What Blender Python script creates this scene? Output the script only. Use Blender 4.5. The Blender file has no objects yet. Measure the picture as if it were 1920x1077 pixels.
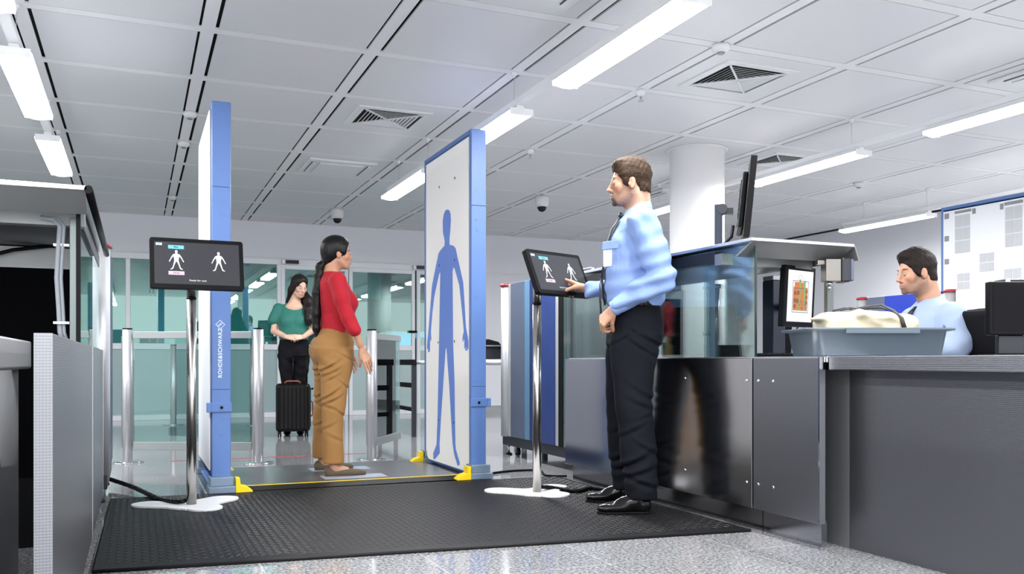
import bpy, bmesh, math, random
import numpy as np
from mathutils import Vector, Matrix
random.seed(7)
rng = np.random.RandomState(5)
PI = math.pi
C = bpy.context.scene.collection
F, HOR, HC = 1667.0, 678.0, 0.80
YAW = math.radians(22.9)
SA, CA = math.sin(YAW), math.cos(YAW)
CEIL = 2.80

def W(lat, D, z=0.0):
    """camera-axis offset (lateral, depth) on the floor plan -> world point"""
    return Vector((D*SA + lat*CA, D*CA - lat*SA, z))
def on_z(x, y, z):
    D = F*(HC - z)/(y - HOR) if z < HC else F*(z - HC)/(HOR - y)
    return W((x-960)/F*D, D, z)
def on_x(x, y, X):
    D = F*X/(CA*(x-255.0))
    return ((D - SA*X)/CA, HC + (HOR-y)*D/F)      # (Y, z)

# ------------------------------------------------------------------ materials
def lin(r, g, b):
    f = lambda c: (c/255/12.92) if c/255 <= .04045 else ((c/255+.055)/1.055)**2.4
    return (f(r), f(g), f(b), 1)
def mat(name, col, rough=.5, metal=0, spec=.5, bump=None, emit=None, coat=0, sheen=0, var=None, aniso=0, attr=None, sss=0, trans=0):
    m = bpy.data.materials.new(name); m.use_nodes = True
    nt = m.node_tree; N = nt.nodes; L = nt.links
    b = N['Principled BSDF']
    b.inputs['Base Color'].default_value = col
    b.inputs['Roughness'].default_value = rough
    b.inputs['Metallic'].default_value = metal
    b.inputs['Specular IOR Level'].default_value = spec
    b.inputs['Coat Weight'].default_value = coat
    b.inputs['Coat Roughness'].default_value = .1
    b.inputs['Sheen Weight'].default_value = sheen
    b.inputs['Transmission Weight'].default_value = trans
    if sss:
        b.inputs['Subsurface Weight'].default_value = sss
        b.inputs['Subsurface Radius'].default_value = (.02,.008,.004)
        b.inputs['Subsurface Scale'].default_value = .35
    if emit:
        b.inputs['Emission Color'].default_value = emit[0]
        b.inputs['Emission Strength'].default_value = emit[1]
    tc = N.new('ShaderNodeTexCoord')
    if attr:
        a = N.new('ShaderNodeAttribute'); a.attribute_name = attr
        L.new(a.outputs['Color'], b.inputs['Base Color'])
    if var:   # (scale xyz, detail, amount dark..light, col2)
        mp = N.new('ShaderNodeMapping'); mp.inputs['Scale'].default_value = var[0]
        L.new(tc.outputs['Object'], mp.inputs['Vector'])
        n = N.new('ShaderNodeTexNoise'); n.inputs['Scale'].default_value = 1; n.inputs['Detail'].default_value = var[1]
        L.new(mp.outputs['Vector'], n.inputs['Vector'])
        r = N.new('ShaderNodeValToRGB'); r.color_ramp.elements[0].color = col; r.color_ramp.elements[1].color = var[2]
        r.color_ramp.elements[0].position = var[3] if len(var) > 3 else .35; r.color_ramp.elements[1].position = var[4] if len(var) > 4 else .65
        L.new(n.outputs['Fac'], r.inputs['Fac']); L.new(r.outputs['Color'], b.inputs['Base Color'])
    if bump:  # (scale xyz, strength, distance, kind)
        mp = N.new('ShaderNodeMapping'); mp.inputs['Scale'].default_value = bump[0]
        L.new(tc.outputs['Object'], mp.inputs['Vector'])
        kind = bump[3] if len(bump) > 3 else 'noise'
        if kind == 'noise':
            t = N.new('ShaderNodeTexNoise'); t.inputs['Scale'].default_value = 1; t.inputs['Detail'].default_value = 3; out = t.outputs['Fac']
        else:
            t = N.new('ShaderNodeTexVoronoi'); t.inputs['Scale'].default_value = 1; t.inputs['Randomness'].default_value = 0 if kind == 'grid' else 1
            out = t.outputs['Distance']
        L.new(mp.outputs['Vector'], t.inputs['Vector'])
        bp = N.new('ShaderNodeBump'); bp.inputs['Strength'].default_value = bump[1]; bp.inputs['Distance'].default_value = bump[2]
        L.new(out, bp.inputs['Height']); L.new(bp.outputs['Normal'], b.inputs['Normal'])
    return m
def glass_mat(name, tint, refl=1.0, edge=.0):
    m = bpy.data.materials.new(name); m.use_nodes = True
    nt = m.node_tree; N = nt.nodes; L = nt.links
    for n in list(N): N.remove(n)
    o = N.new('ShaderNodeOutputMaterial'); mx = N.new('ShaderNodeMixShader')
    t = N.new('ShaderNodeBsdfTransparent'); t.inputs['Color'].default_value = tint
    g = N.new('ShaderNodeBsdfGlossy'); g.inputs['Roughness'].default_value = .01; g.inputs['Color'].default_value = (.9,1,.98,1)
    fr = N.new('ShaderNodeFresnel'); fr.inputs['IOR'].default_value = 1.5
    mu = N.new('ShaderNodeMath'); mu.operation = 'MULTIPLY'; mu.inputs[1].default_value = refl; mu.use_clamp = True
    L.new(fr.outputs[0], mu.inputs[0]); L.new(mu.outputs[0], mx.inputs[0])
    L.new(t.outputs[0], mx.inputs[1]); L.new(g.outputs[0], mx.inputs[2]); L.new(mx.outputs[0], o.inputs[0])
    return m
def emis(name, col, s): return mat(name, (0.02,0.02,0.02,1), .4, emit=(col, s))

M = {}
def steel(name, c, rough, sc=170, st=.25):
    return mat(name, c, rough, 1, bump=((sc,sc,sc), st, .002, 'grid'))
M['steel_dots'] = steel('patterned_stainless', (.29,.30,.325,1), .32, 150, .28)
M['steel_dark'] = mat('dark_patterned_stainless', (.145,.15,.165,1), .40, .85, bump=((150,150,150), .5, .002, 'grid'))
M['steel'] = mat('brushed_stainless', (.58,.59,.61,1), .26, 1, bump=((3,3,260), .06, .002))
M['steel_smooth'] = mat('smooth_stainless', (.40,.40,.42,1), .17, 1, bump=((2.2,2.2,1.1), .12, .02))
M['steel_pole'] = mat('polished_tube', (.52,.50,.48,1), .22, 1)
M['chrome'] = mat('chrome', (.75,.76,.78,1), .07, 1)
M['alu'] = mat('satin_aluminium', (.56,.57,.59,1), .42, .7)
M['alu_dark'] = mat('grey_aluminium', (.30,.31,.32,1), .4, .8)
M['white'] = mat('white_lacquer', (.72,.73,.74,1), .4)
M['rail_grey'] = mat('rail_aluminium', (.36,.39,.39,1), .42, .5)
M['white_metal'] = mat('white_powder_coat', (.78,.80,.84,1), .4)
M['wall'] = mat('wall_paint', lin(224,226,232), .75, bump=((120,120,120), .08, .002))
M['wall_teal'] = mat('teal_wall_paint', (.11,.30,.29,1), .6)
M['back_dark'] = mat('dark_green_wall', (.02,.05,.04,1), .5)
M['ceil_panel'] = mat('ceiling_panel', (.74,.74,.75,1), .46, .18, bump=((2.2,2.2,2.2), .10, .05))
M['ceil_run'] = mat('ceiling_runner', (.80,.80,.805,1), .55, .1)
M['black_void'] = mat('shade_black', (.004,.004,.005,1), .9)  # black that stands in for shade in gaps and behind slats
M['blue'] = mat('scanner_blue', lin(84,116,174), .42, 0, bump=((260,260,260), .35, .001))
M['blue_bright'] = mat('silhouette_blue', lin(100,134,215), .4)
M['panel_white'] = mat('scanner_white', (.93,.93,.91,1), .35, bump=((220,220,220), .15, .001))
M['base_grey'] = mat('base_grey', lin(122,140,160), .4, .3)
M['yellow'] = mat('safety_yellow', lin(240,205,10), .4)
M['black'] = mat('black_plastic', (.003,.003,.004,1), .45, 0, .12)
M['black_matte'] = mat('black_matte', (.005,.005,.007,1), .75, 0, .12)
M['black_gloss'] = mat('black_gloss', (.004,.004,.005,1), .14, 0, .35)
M['curtain'] = mat('black_curtain', (.002,.002,.003,1), .85, 0, .05)
M['rubber'] = mat('dark_rubber', (.008,.008,.009,1), .6, 0, .2)
M['navy'] = mat('navy_panel', lin(28,44,92), .35, .1)
M['navy_dot'] = mat('navy_perforated_panel', lin(32,52,110), .4, .1, bump=((60,60,60), .3, .003, 'grid'))
M['royal'] = mat('royal_blue_panel', lin(22,48,150), .4)
M['slate'] = mat('slate_panel', lin(84,92,112), .38, .25)
M['teal_strip'] = mat('blue_grey_perforated_strip', lin(86,122,150), .4, .2)
M['dark_metal'] = mat('charcoal_metal', (.03,.033,.04,1), .4, .5)
M['post_navy'] = mat('dark_blue_post', (.012,.02,.038,1), .35, .3)
M['red_cap'] = mat('red_cap', lin(140,20,32), .3)
M['red_tape'] = mat('red_tape', lin(190,50,60), .5)
M['glass'] = glass_mat('clear_glass', (.93,.97,.965,1), .9)
M['glass_teal'] = glass_mat('teal_glass', (.50,.80,.78,1), 3.4)
M['glass_fence'] = glass_mat('fence_glass', (.74,.88,.86,1), 1.6)
M['glass_dark'] = glass_mat('smoked_glass', (.90,.95,.96,1), .8)
M['glass_edge'] = mat('glass_edge', (.008,.02,.022,1), .2)
M['frost'] = mat('frosted_glass', (.34,.46,.47,1), .22, coat=.3)
M['lamp'] = emis('lamp_diffuser', (1,.99,.98,1), 9)
M['lamp_body'] = mat('lamp_housing', (.85,.86,.87,1), .4)
M['tube'] = emis('tube_faint_glow', (.75,.95,.85,1), .12)  # pale tone of the tube is put in as a faint glow
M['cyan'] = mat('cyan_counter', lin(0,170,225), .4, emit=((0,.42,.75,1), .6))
M['tray'] = mat('grey_blue_plastic', lin(80,92,103), .38, bump=((60,60,60), .06, .002))
M['canvas'] = mat('cream_canvas', lin(205,196,172), .85, bump=((300,300,300), .35, .0015), var=((14,14,14), 3, lin(180,170,145), .3, .75))
M['strap'] = mat('black_strap', (.012,.012,.016,1), .6)
M['brown'] = mat('brown_leather', lin(110,62,42), .5)
M['granite'] = None
M['gold'] = mat('gold', lin(210,160,80), .25, 1)

def granite():
    m = mat('polished_granite', (.3,.3,.31,1), .075, 0, .8)
    nt = m.node_tree; N = nt.nodes; L = nt.links; b = N['Principled BSDF']
    tc = N.new('ShaderNodeTexCoord')
    n = N.new('ShaderNodeTexNoise'); n.inputs['Scale'].default_value = 75; n.inputs['Detail'].default_value = 4; n.inputs['Roughness'].default_value = .75
    L.new(tc.outputs['Object'], n.inputs['Vector'])
    r = N.new('ShaderNodeValToRGB'); e = r.color_ramp.elements
    e[0].position = .33; e[0].color = (.055,.057,.065,1); e[1].position = .66; e[1].color = (.52,.52,.53,1)
    k = e.new(.5); k.color = (.22,.225,.235,1)
    L.new(n.outputs['Fac'], r.inputs['Fac'])
    br = N.new('ShaderNodeTexBrick'); br.offset = 0; br.inputs['Scale'].default_value = 1
    br.inputs['Brick Width'].default_value = .637; br.inputs['Row Height'].default_value = .637; br.inputs['Mortar Size'].default_value = .0022
    br.inputs['Mortar Smooth'].default_value = 0
    br.inputs['Color1'].default_value = (1,1,1,1); br.inputs['Color2'].default_value = (.86,.86,.87,1)
    br.inputs['Mortar'].default_value = (0,0,0,1)
    mp = N.new('ShaderNodeMapping'); mp.inputs['Location'].default_value = (-1.085+.637*4, 0.1, 0)
    L.new(tc.outputs['Object'], mp.inputs['Vector']); L.new(mp.outputs['Vector'], br.inputs['Vector'])
    mx = N.new('ShaderNodeMixRGB'); mx.blend_type = 'MULTIPLY'; mx.inputs[0].default_value = 1
    L.new(r.outputs['Color'], mx.inputs[1]); L.new(br.outputs['Color'], mx.inputs[2])
    mg = N.new('ShaderNodeMixRGB'); mg.inputs[2].default_value = (.42,.42,.40,1)
    L.new(br.outputs['Fac'], mg.inputs[0]); L.new(mx.outputs['Color'], mg.inputs[1])
    L.new(mg.outputs['Color'], b.inputs['Base Color'])
    return m
M['granite'] = granite()
def mat_rubber():
    m = mat('ribbed_rubber', (.003,.003,.004,1), .55, 0, .2)
    nt = m.node_tree; N = nt.nodes; L = nt.links; b = N['Principled BSDF']
    tc = N.new('ShaderNodeTexCoord'); mp = N.new('ShaderNodeMapping'); mp.inputs['Rotation'].default_value = (0,0,.785)
    mp.inputs['Scale'].default_value = (36,36,36)
    L.new(tc.outputs['Object'], mp.inputs['Vector'])
    v = N.new('ShaderNodeTexVoronoi'); v.inputs['Scale'].default_value = 1; v.inputs['Randomness'].default_value = 0; v.distance = 'CHEBYCHEV'
    L.new(mp.outputs['Vector'], v.inputs['Vector'])
    r = N.new('ShaderNodeValToRGB'); r.color_ramp.elements[0].position = .22; r.color_ramp.elements[1].position = .45
    L.new(v.outputs['Distance'], r.inputs['Fac'])
    bp = N.new('ShaderNodeBump'); bp.inputs['Strength'].default_value = 1; bp.inputs['Distance'].default_value = .006; bp.invert = True
    L.new(r.outputs['Color'], bp.inputs['Height']); L.new(bp.outputs['Normal'], b.inputs['Normal'])
    return m
M['mat'] = mat_rubber()

# ------------------------------------------------------------------ objects
def tag(o, label=None, cat=None, group=None, kind=None):
    if label: o['label'] = label
    if cat: o['category'] = cat
    if group: o['group'] = group
    if kind: o['kind'] = kind
    return o
def thing(name, label, cat, loc=(0,0,0), rotz=0, group=None):
    o = bpy.data.objects.new(name, None); C.objects.link(o)
    o.empty_display_size = .1
    o.location = loc; o.rotation_euler = (0,0,rotz)
    return tag(o, label, cat, group)
class MB:
    def __init__(s): s.v = []; s.f = []; s.sm = []
    def add(s, vs, fs, smooth=False):
        n = len(s.v); s.v += [tuple(p) for p in vs]
        s.f += [tuple(i+n for i in f) for f in fs]; s.sm += [smooth]*len(fs)
        return s
    def box(s, x0,x1,y0,y1,z0,z1):
        x0,x1 = min(x0,x1),max(x0,x1); y0,y1 = min(y0,y1),max(y0,y1); z0,z1 = min(z0,z1),max(z0,z1)
        return s.add([(x0,y0,z0),(x1,y0,z0),(x1,y1,z0),(x0,y1,z0),(x0,y0,z1),(x1,y0,z1),(x1,y1,z1),(x0,y1,z1)],
              [(0,3,2,1),(4,5,6,7),(0,1,5,4),(1,2,6,5),(2,3,7,6),(3,0,4,7)])
    def prism(s, poly, d0, d1, axis='z', smooth=False):
        """poly 2D extruded along axis; for 'x' poly=(y,z), 'y' poly=(x,z), 'z' poly=(x,y)"""
        def P(a,b,d): return {'x':(d,a,b),'y':(a,d,b),'z':(a,b,d)}[axis]
        n = len(poly)
        vs = [P(a,b,d0) for a,b in poly]+[P(a,b,d1) for a,b in poly]
        fs = [tuple(range(n)), tuple(range(2*n-1,n-1,-1))]
        k = len(s.f); s.add(vs, fs)
        m = len(s.v)-2*n
        for i in range(n):
            j = (i+1)%n
            s.f.append((m+i, m+n+i, m+n+j, m+j)); s.sm.append(smooth)
        return s
    def tube(s, pts, r, n=14, cap=True):
        pts = [Vector(p) for p in pts]; rs = r if isinstance(r,(list,tuple)) else [r]*len(pts)
        rings = []; up = None
        for i,p in enumerate(pts):
            t = (pts[min(i+1,len(pts)-1)]-pts[max(i-1,0)]).normalized()
            if up is None: up = t.orthogonal().normalized()
            up = (up - t*up.dot(t)); up = up.normalized() if up.length > 1e-6 else t.orthogonal().normalized()
            w = t.cross(up)
            rings.append([p + (up*math.cos(2*PI*k/n)+w*math.sin(2*PI*k/n))*rs[i] for k in range(n)])
        b = len(s.v)
        s.v += [tuple(q) for rg in rings for q in rg]
        for i in range(len(rings)-1):
            for k in range(n):
                k2 = (k+1)%n
                s.f.append((b+i*n+k, b+i*n+k2, b+(i+1)*n+k2, b+(i+1)*n+k)); s.sm.append(True)
        if cap:
            s.f.append(tuple(b+k for k in range(n-1,-1,-1))); s.sm.append(False)
            e = b+(len(rings)-1)*n
            s.f.append(tuple(e+k for k in range(n))); s.sm.append(False)
        return s
    def lathe(s, prof, c=(0,0,0), n=24):
        b = len(s.v)
        for r,z in prof:
            for k in range(n): s.v.append((c[0]+r*math.cos(2*PI*k/n), c[1]+r*math.sin(2*PI*k/n), c[2]+z))
        for i in range(len(prof)-1):
            for k in range(n):
                k2 = (k+1)%n
                s.f.append((b+i*n+k, b+i*n+k2, b+(i+1)*n+k2, b+(i+1)*n+k)); s.sm.append(True)
        s.f.append(tuple(b+k for k in range(n-1,-1,-1))); s.sm.append(False)
        e = b+(len(prof)-1)*n; s.f.append(tuple(e+k for k in range(n))); s.sm.append(False)
        return s
    def xf(s, Mx):
        s.v = [tuple(Mx @ Vector(p)) for p in s.v]; return s
    def build(s, name, m, parent=None, bevel=0, seg=2, label=None):
        me = bpy.data.meshes.new(name); me.from_pydata(s.v, [], s.f)
        me.polygons.foreach_set('use_smooth', s.sm)
        bm = bmesh.new(); bm.from_mesh(me)
        bmesh.ops.recalc_face_normals(bm, faces=bm.faces)
        big = [f for f in bm.faces if len(f.verts) > 4]
        if big: bmesh.ops.triangulate(bm, faces=big)
        bm.to_mesh(me); bm.free()
        me.materials.append(M[m] if isinstance(m,str) else m)
        o = bpy.data.objects.new(name, me); C.objects.link(o)
        if parent: o.parent = parent
        if bevel:
            b = o.modifiers.new('bevel','BEVEL'); b.width = bevel; b.segments = seg; b.limit_method = 'ANGLE'; b.angle_limit = .6
            b.harden_normals = False
        if label: o['label'] = label
        return o
def box(name, m, parent, *d, bevel=0, label=None): return MB().box(*d).build(name, m, parent, bevel, label=label)
def struct(o): o['kind'] = 'structure'; return o
def text(name, s, size, m, parent, mw, ext=.0004, spacing=1.0):
    cu = bpy.data.curves.new(name, 'FONT'); cu.body = s; cu.size = size; cu.extrude = ext
    cu.align_x = 'CENTER'; cu.align_y = 'CENTER'; cu.space_character = spacing; cu.offset = .0007 if size > .03 else .0002
    cu.materials.append(M[m] if isinstance(m,str) else m)
    tmp = bpy.data.objects.new(name+'_tmp', cu); C.objects.link(tmp)
    bpy.context.view_layer.update()
    me = bpy.data.meshes.new_from_object(tmp.evaluated_get(bpy.context.evaluated_depsgraph_get()))
    bpy.data.objects.remove(tmp)
    o = bpy.data.objects.new(name, me); C.objects.link(o); o.parent = parent; o.matrix_local = mw
    return o
def basis(x, y, z, loc=(0,0,0)):
    m = Matrix.Identity(4)
    for i,v in enumerate((x,y,z)):
        for j in range(3): m[j][i] = v[j]
    m.translation = Vector(loc); return m
def copy_tree(root, loc, rotz=None, label=None, group=None, par=None):
    r = root.copy(); C.objects.link(r); r.parent = par
    if par is None:
        r.location = loc
        if rotz is not None: r.rotation_euler = (0,0,rotz)
        if label: r['label'] = label
        if group: r['group'] = group
    for ch in list(root.children): copy_tree(ch, None, par=r)
    return r
# ================================================================== ROOM SHELL
YB = 13.1; XL = -6.0; XR = 9.9; YF = -2.6; YR = 19.0
struct(box('floor', 'granite', None, XL, XR, YF, YR, -.06, 0))
LX, PX = .346, 1.008
SY, PY = 5.62, .986
ce = MB(); runs = MB()
ks = range(-7, 10); js = range(-9, 9)
for k in ks:
    x0 = LX + PX*k
    for j in js:
        y0 = SY + PY*j
        if y0+PY > YB+.9: continue
        y1 = min(y0+PY-.003, YB)
        a, b = x0+.104, x0+PX-.0
        if a < XL or b > XR+.8: continue
        b = min(b, XR)
        ce.box(a+.008, b-.004, y0+.087, y1-.004, CEIL, CEIL+.012)
        runs.box(x0+.012, x0+.09, y0+.080, y1+.003, CEIL, CEIL+.012)
for j in js:
    y0 = SY + PY*j
    if y0 > YB: continue
    runs.box(XL, XR, y0, min(y0+.08, YB), CEIL, CEIL+.012)
oc = struct(ce.build('ceiling', 'ceil_panel', None))
rr = runs.build('ceiling_runners', 'ceil_run', oc)
box('ceiling_shade_backing', 'black_void', oc, XL, XR, YF, YB, CEIL+.03, CEIL+.08)  # black sheet gives the open ceiling gaps their shade

TOPG = 2.27                                   # head of the glazed front
struct(MB().box(XL, XR, YB, YB+.14, TOPG, CEIL+.03).box(XL, -3.6, YB, YB+.14, 0, TOPG).box(4.55, XR, YB, YB+.14, 0, TOPG).build('wall_back', 'wall', None))
struct(box('wall_right', 'wall', None, XR, XR+.12, YF, YB+.14, 0, CEIL+.03))
struct(box('wall_left', 'wall', None, XL-.12, XL, YF, YR, 0, CEIL+.03))
t1 = struct(box('trim_1', 'alu', None, 4.6, XR, YB-.02, YB-.001, 2.175, 2.19)); 
struct(box('trim_2', 'white', None, 4.6, XR, YB-.012, YB-.001, 2.20, 2.235))
struct(box('trim_3', 'black_matte', None, XR-.16, XR-.09, 6.0, 12.9, CEIL-.012, CEIL-.002))
struct(box('baseboard_back', 'alu_dark', None, 4.6, XR, YB-.012, YB-.001, 0, .10))
# room behind the glass
bk = struct(MB().box(XL, XR, YR, YR+.1, 0, 3).box(XL,XL+.05,YB+.2,YR,0,3).build('wall_rear_room', 'wall_teal', None))
struct(box('ceiling_rear_room', 'wall_teal', None, XL, XR, YB+.14, YR, 2.75, 2.8))
struct(box('wall_rear_room_dark', 'back_dark', None, 2.6, 6.4, YR-.08, YR-.01, 0, 2.15))
struct(box('wall_rear_side', 'wall_teal', None, 9.0, 9.1, YB+.2, YR-.1, 0, 2.74))

# glazed front: frames and panes (x positions of the mullions on the plan)
def gx(px): # world X on plane Y=YB for a picture column
    t = (px-960)/F
    return YB*(t*CA+SA)/(CA - t*SA)
mull = [gx(40), gx(139), gx(240), gx(523)]
fr = MB()
x_l, x_r = -3.6, 4.55
fr.box(x_l, x_r, YB-.05, YB+.02, 2.19, TOPG)
fr.box(x_l, gx(523), YB-.04, YB+.02, .965, 1.045)
fr.box(x_l, gx(523), YB-.04, YB+.02, 0, .07)
for xm in mull: fr.box(xm-.028, xm+.028, YB-.045, YB+.03, .07, 2.19)
wf = struct(fr.build('window_1', 'white_metal', None, bevel=.004))
ed = [x_l]+mull
pan = MB(); fro = MB()
for a,b in zip(ed[:-1], ed[1:]):
    pan.box(a+.03, b-.03, YB-.006, YB+.006, 1.045, 2.19)
    fro.box(a+.03, b-.03, YB-.006, YB+.006, .07, .965)
pan.build('upper_panes', 'glass_teal', wf); fro.build('frosted_panes', 'frost', wf)
# sliding doors right of the front
def leaf(n, x0, x1):
    f = MB().box(x0,x0+.05,YB-.04,YB+.01,.0,2.19).box(x1-.05,x1,YB-.04,YB+.01,0,2.19).box(x0+.05,x1-.05,YB-.038,YB+.008,.965,1.04).box(x0+.05,x1-.05,YB-.038,YB+.008,0,.07).box(x0+.05,x1-.05,YB-.038,YB+.008,2.13,2.19)
    o = struct(f.build('door_%d'%n, 'white_metal', None, bevel=.004))
    box('upper_pane', 'glass_teal', o, x0+.05, x1-.05, YB-.02, YB-.012, 1.04, 2.13)
    box('frosted_pane', 'frost', o, x0+.05, x1-.05, YB-.02, YB-.012, .07, .965)
    return o
d1 = leaf(1, gx(527), gx(652)); d2 = leaf(2, gx(654)+.0, gx(777)); d3 = leaf(3, gx(781), 4.53)
MB().tube([(gx(765),YB-.06,1.25),(gx(777)+.02,YB-.06,1.25)], .018).build('handle', 'black', d2)
def sensor(px, lab):
    t = thing('door_sensor', lab, 'sensor', (gx(px), YB-.051, 2.225))
    box('housing', 'alu', t, -.12, .12, -.05, 0, -.03, .04, bevel=.006)
    box('lens', 'black_gloss', t, -.075, .115, -.054, -.051, -.022, .03)
sensor(543, 'black motion sensor above the sliding door near the woman in green')
sensor(786, 'black motion sensor above the sliding door beside the white scanner panel')
# furniture of the rear room
t = thing('service_counter', 'bright cyan counter glowing behind the sliding glass door', 'counter', (5.2,16.2,0))
box('front', 'cyan', t, -.9, 1.3, 0, .4, 0, 1.32); box('worktop', 'white', t, -.92, 1.32, -.03, .43, 1.32, 1.36)
t = thing('suitcase_rack', 'small dark case on the rear counter seen through glass', 'case', (4.75,15.9,0))
box('body', 'dark_metal', t, 0, .33, 0, .25, .0, 1.22, bevel=.02); box('lid_band', 'red_cap', t, .05, .28, .02, .2, 1.22, 1.25)
tag(MB().lathe([(.22,0),(.22,2.75)], (5.1,15.2,0), 32).build('round_column', 'wall', None), 'pale round column behind the sliding glass door', 'column')
t = thing('display_board', 'dark hanging display board behind the sliding door', 'display', (4.15,14.6,1.85))
box('board', 'post_navy', t, -.35, .42, 0, .06, 0, .62); box('edge', 'alu_dark', t, .42, .46, 0, .06, 0, .62)
t = thing('locker_cabinet', 'pale cabinet seen behind the door beside the cyan counter', 'cabinet', (6.3,16.7,0))
box('body', 'white_metal', t, 0, .7, 0, .4, 0, 1.55)
t = thing('blue_bin', 'blue box standing behind the glass near the waiting woman', 'box', (2.6,16.0,0))
box('bin_body', mat('bin_blue', lin(10,80,130), .5), t, -.2,.35,0,.4,0,1.1, bevel=.02)
# floor markings and mats
tag(box('floor_tape', 'red_tape', None, .25, 1.97, 7.60, 7.62, .0, .0015), 'thin red tape line across the floor behind the scanner', 'tape')
me = MB()
P = [(-.15,3.70),(2.655,3.41),(2.66,5.50),(2.19,5.52),(2.19,5.545),(-.13,5.60)]
me.prism(P, 0, .012)
mo = tag(me.build('rubber_mat', 'mat', None, bevel=.005), 'large black ribbed rubber mat on the grey floor before the scanner', 'mat')
st = MB()
for i in range(86):
    for j in range(66):
        x = -.10+.032*i; y = 3.44+.032*j
        ylo = 3.745-.29*(x+.15)/2.8; yhi = 5.55-.03*(x+.15)
        if y < ylo+.03 or y > yhi or x > 2.62: continue
        a = PI/4 if (i+j)%2 else -PI/4
        c_, s_ = math.cos(a), math.sin(a); pts = []
        for (hx,hy,z) in ((.0125,.0048,.0121),(.0095,.0022,.0138)):
            for (u_,v_) in ((-hx,-hy),(hx,-hy),(hx,hy),(-hx,hy)): pts.append((x+u_*c_-v_*s_, y+u_*s_+v_*c_, z))
        st.add(pts, [(4,5,6,7),(0,1,5,4),(1,2,6,5),(2,3,7,6),(3,0,4,7)])
st.build('raised_ribs', mat('rib_rubber', (.005,.005,.006,1), .42, 0, .3), mo)
edge = MB()
edge.tube([(p[0],p[1],.006) for p in (P[0],P[1])], .008, 8); edge.tube([(p[0],p[1],.006) for p in (P[0],P[5])], .008, 8)
edge.build('edge_strip', 'rubber', mo)

# round column
cx, cy = 4.90, 7.09
t = thing('round_column', 'thick white round column behind the standing officer', 'column', (cx,cy,0))
MB().lathe([(.255,0),(.255,CEIL-.0)], (0,0,0), 48).build('shaft', mat('column_paint',(.90,.90,.90,1),.7), t)
MB().lathe([(.257,CEIL-.012),(.29,CEIL-.010),(.29,CEIL-.001)], (0,0,0), 48).build('ceiling_ring', 'white', t)

# ceiling fixtures
ZL = 2.47
def luminaire(lab):
    t = thing('ceiling_lamp', lab, 'lamp', (0,0,0), group='suspended strip lamps')
    # diffuser: shallow bowed trough 1.37 long
    w = .088
    prof = [(-w,.012),(-w*.72,.004),(-w*.4,-.006),(0,-.009),(w*.4,-.006),(w*.72,.004),(w,.012),(w*.97,.026),(-w*.97,.026)]
    MB().prism(prof, 0, 1.37, 'y', True).build('diffuser', 'lamp', t)
    MB().prism([(-w*1.02,.0265),(w*1.02,.0265),(w*.8,.0478),(-w*.8,.0478)], -.002, 1.372, 'y').build('light_shield', 'lamp_body', t)  # opaque cover added to keep the diffuser's glow off the ceiling
    MB().prism([(-.03,.048),(.03,.048),(.024,.075),(-.024,.075)], .02, 1.35, 'y').build('housing', 'lamp_body', t)
    box('end_cap','lamp_body',t,-w*.97,w*.97,-.007,-.0025,.0,.046); box('end_cap','lamp_body',t,-w*.97,w*.97,1.3725,1.377,.0,.046)
    return t
LR = {-.62:'left', 2.406:'middle', 5.43:'right', 8.45:'far right'}
first = None
for xr in (-.62, 2.406, 5.43, 8.45, -3.65):  # outer left row is added out of view to brighten the scanner face
    for i,y0 in enumerate((-2.63,-.59, 1.45, 3.49, 5.53, 7.57)):
        if xr == 8.45 and i < 3: continue
        nm = {-3.65:'added outer lamp row out of view on the left', -.62:'leftmost lamp row', 2.406:'long lamp row over the white scanner panel', 5.43:'lamp row over the seated officer', 8.45:'lamp row against the right wall'}[xr]
        pos = {0:'hidden first',1:'second',2:'third',3:'near large',4:'middle',5:'farthest'}[i]
        lab = '%s white strip lamp of the %s' % (pos, nm)
        if first is None: first = luminaire(lab); o = first
        else: o = copy_tree(first, (0,0,0), label=lab)
        o.location = (xr, y0, ZL)
    y_end = 8.95
    rail = thing('lamp_rail', 'slim white rail carrying the %s' % nm, 'rail', (xr,0,ZL+.075))
    MB().box(-.03,.03,(1.4 if xr==8.45 else -2.6),y_end,0.001,.045).build('track', 'lamp_body', rail, bevel=.006)
    for yy in (1.7, 3.69, 5.66, 7.63, 8.6):
        wr = MB().tube([(0,yy,.045),(0,yy,CEIL-ZL-.1111)], .0022, 6).build('suspension_wire', 'alu', rail)
        MB().lathe([(.022,0),(.02,-.012),(.008,-.035)][::-1], (0,yy,CEIL-ZL-.0755), 12).build('ceiling_clip', 'white', wr)

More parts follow.
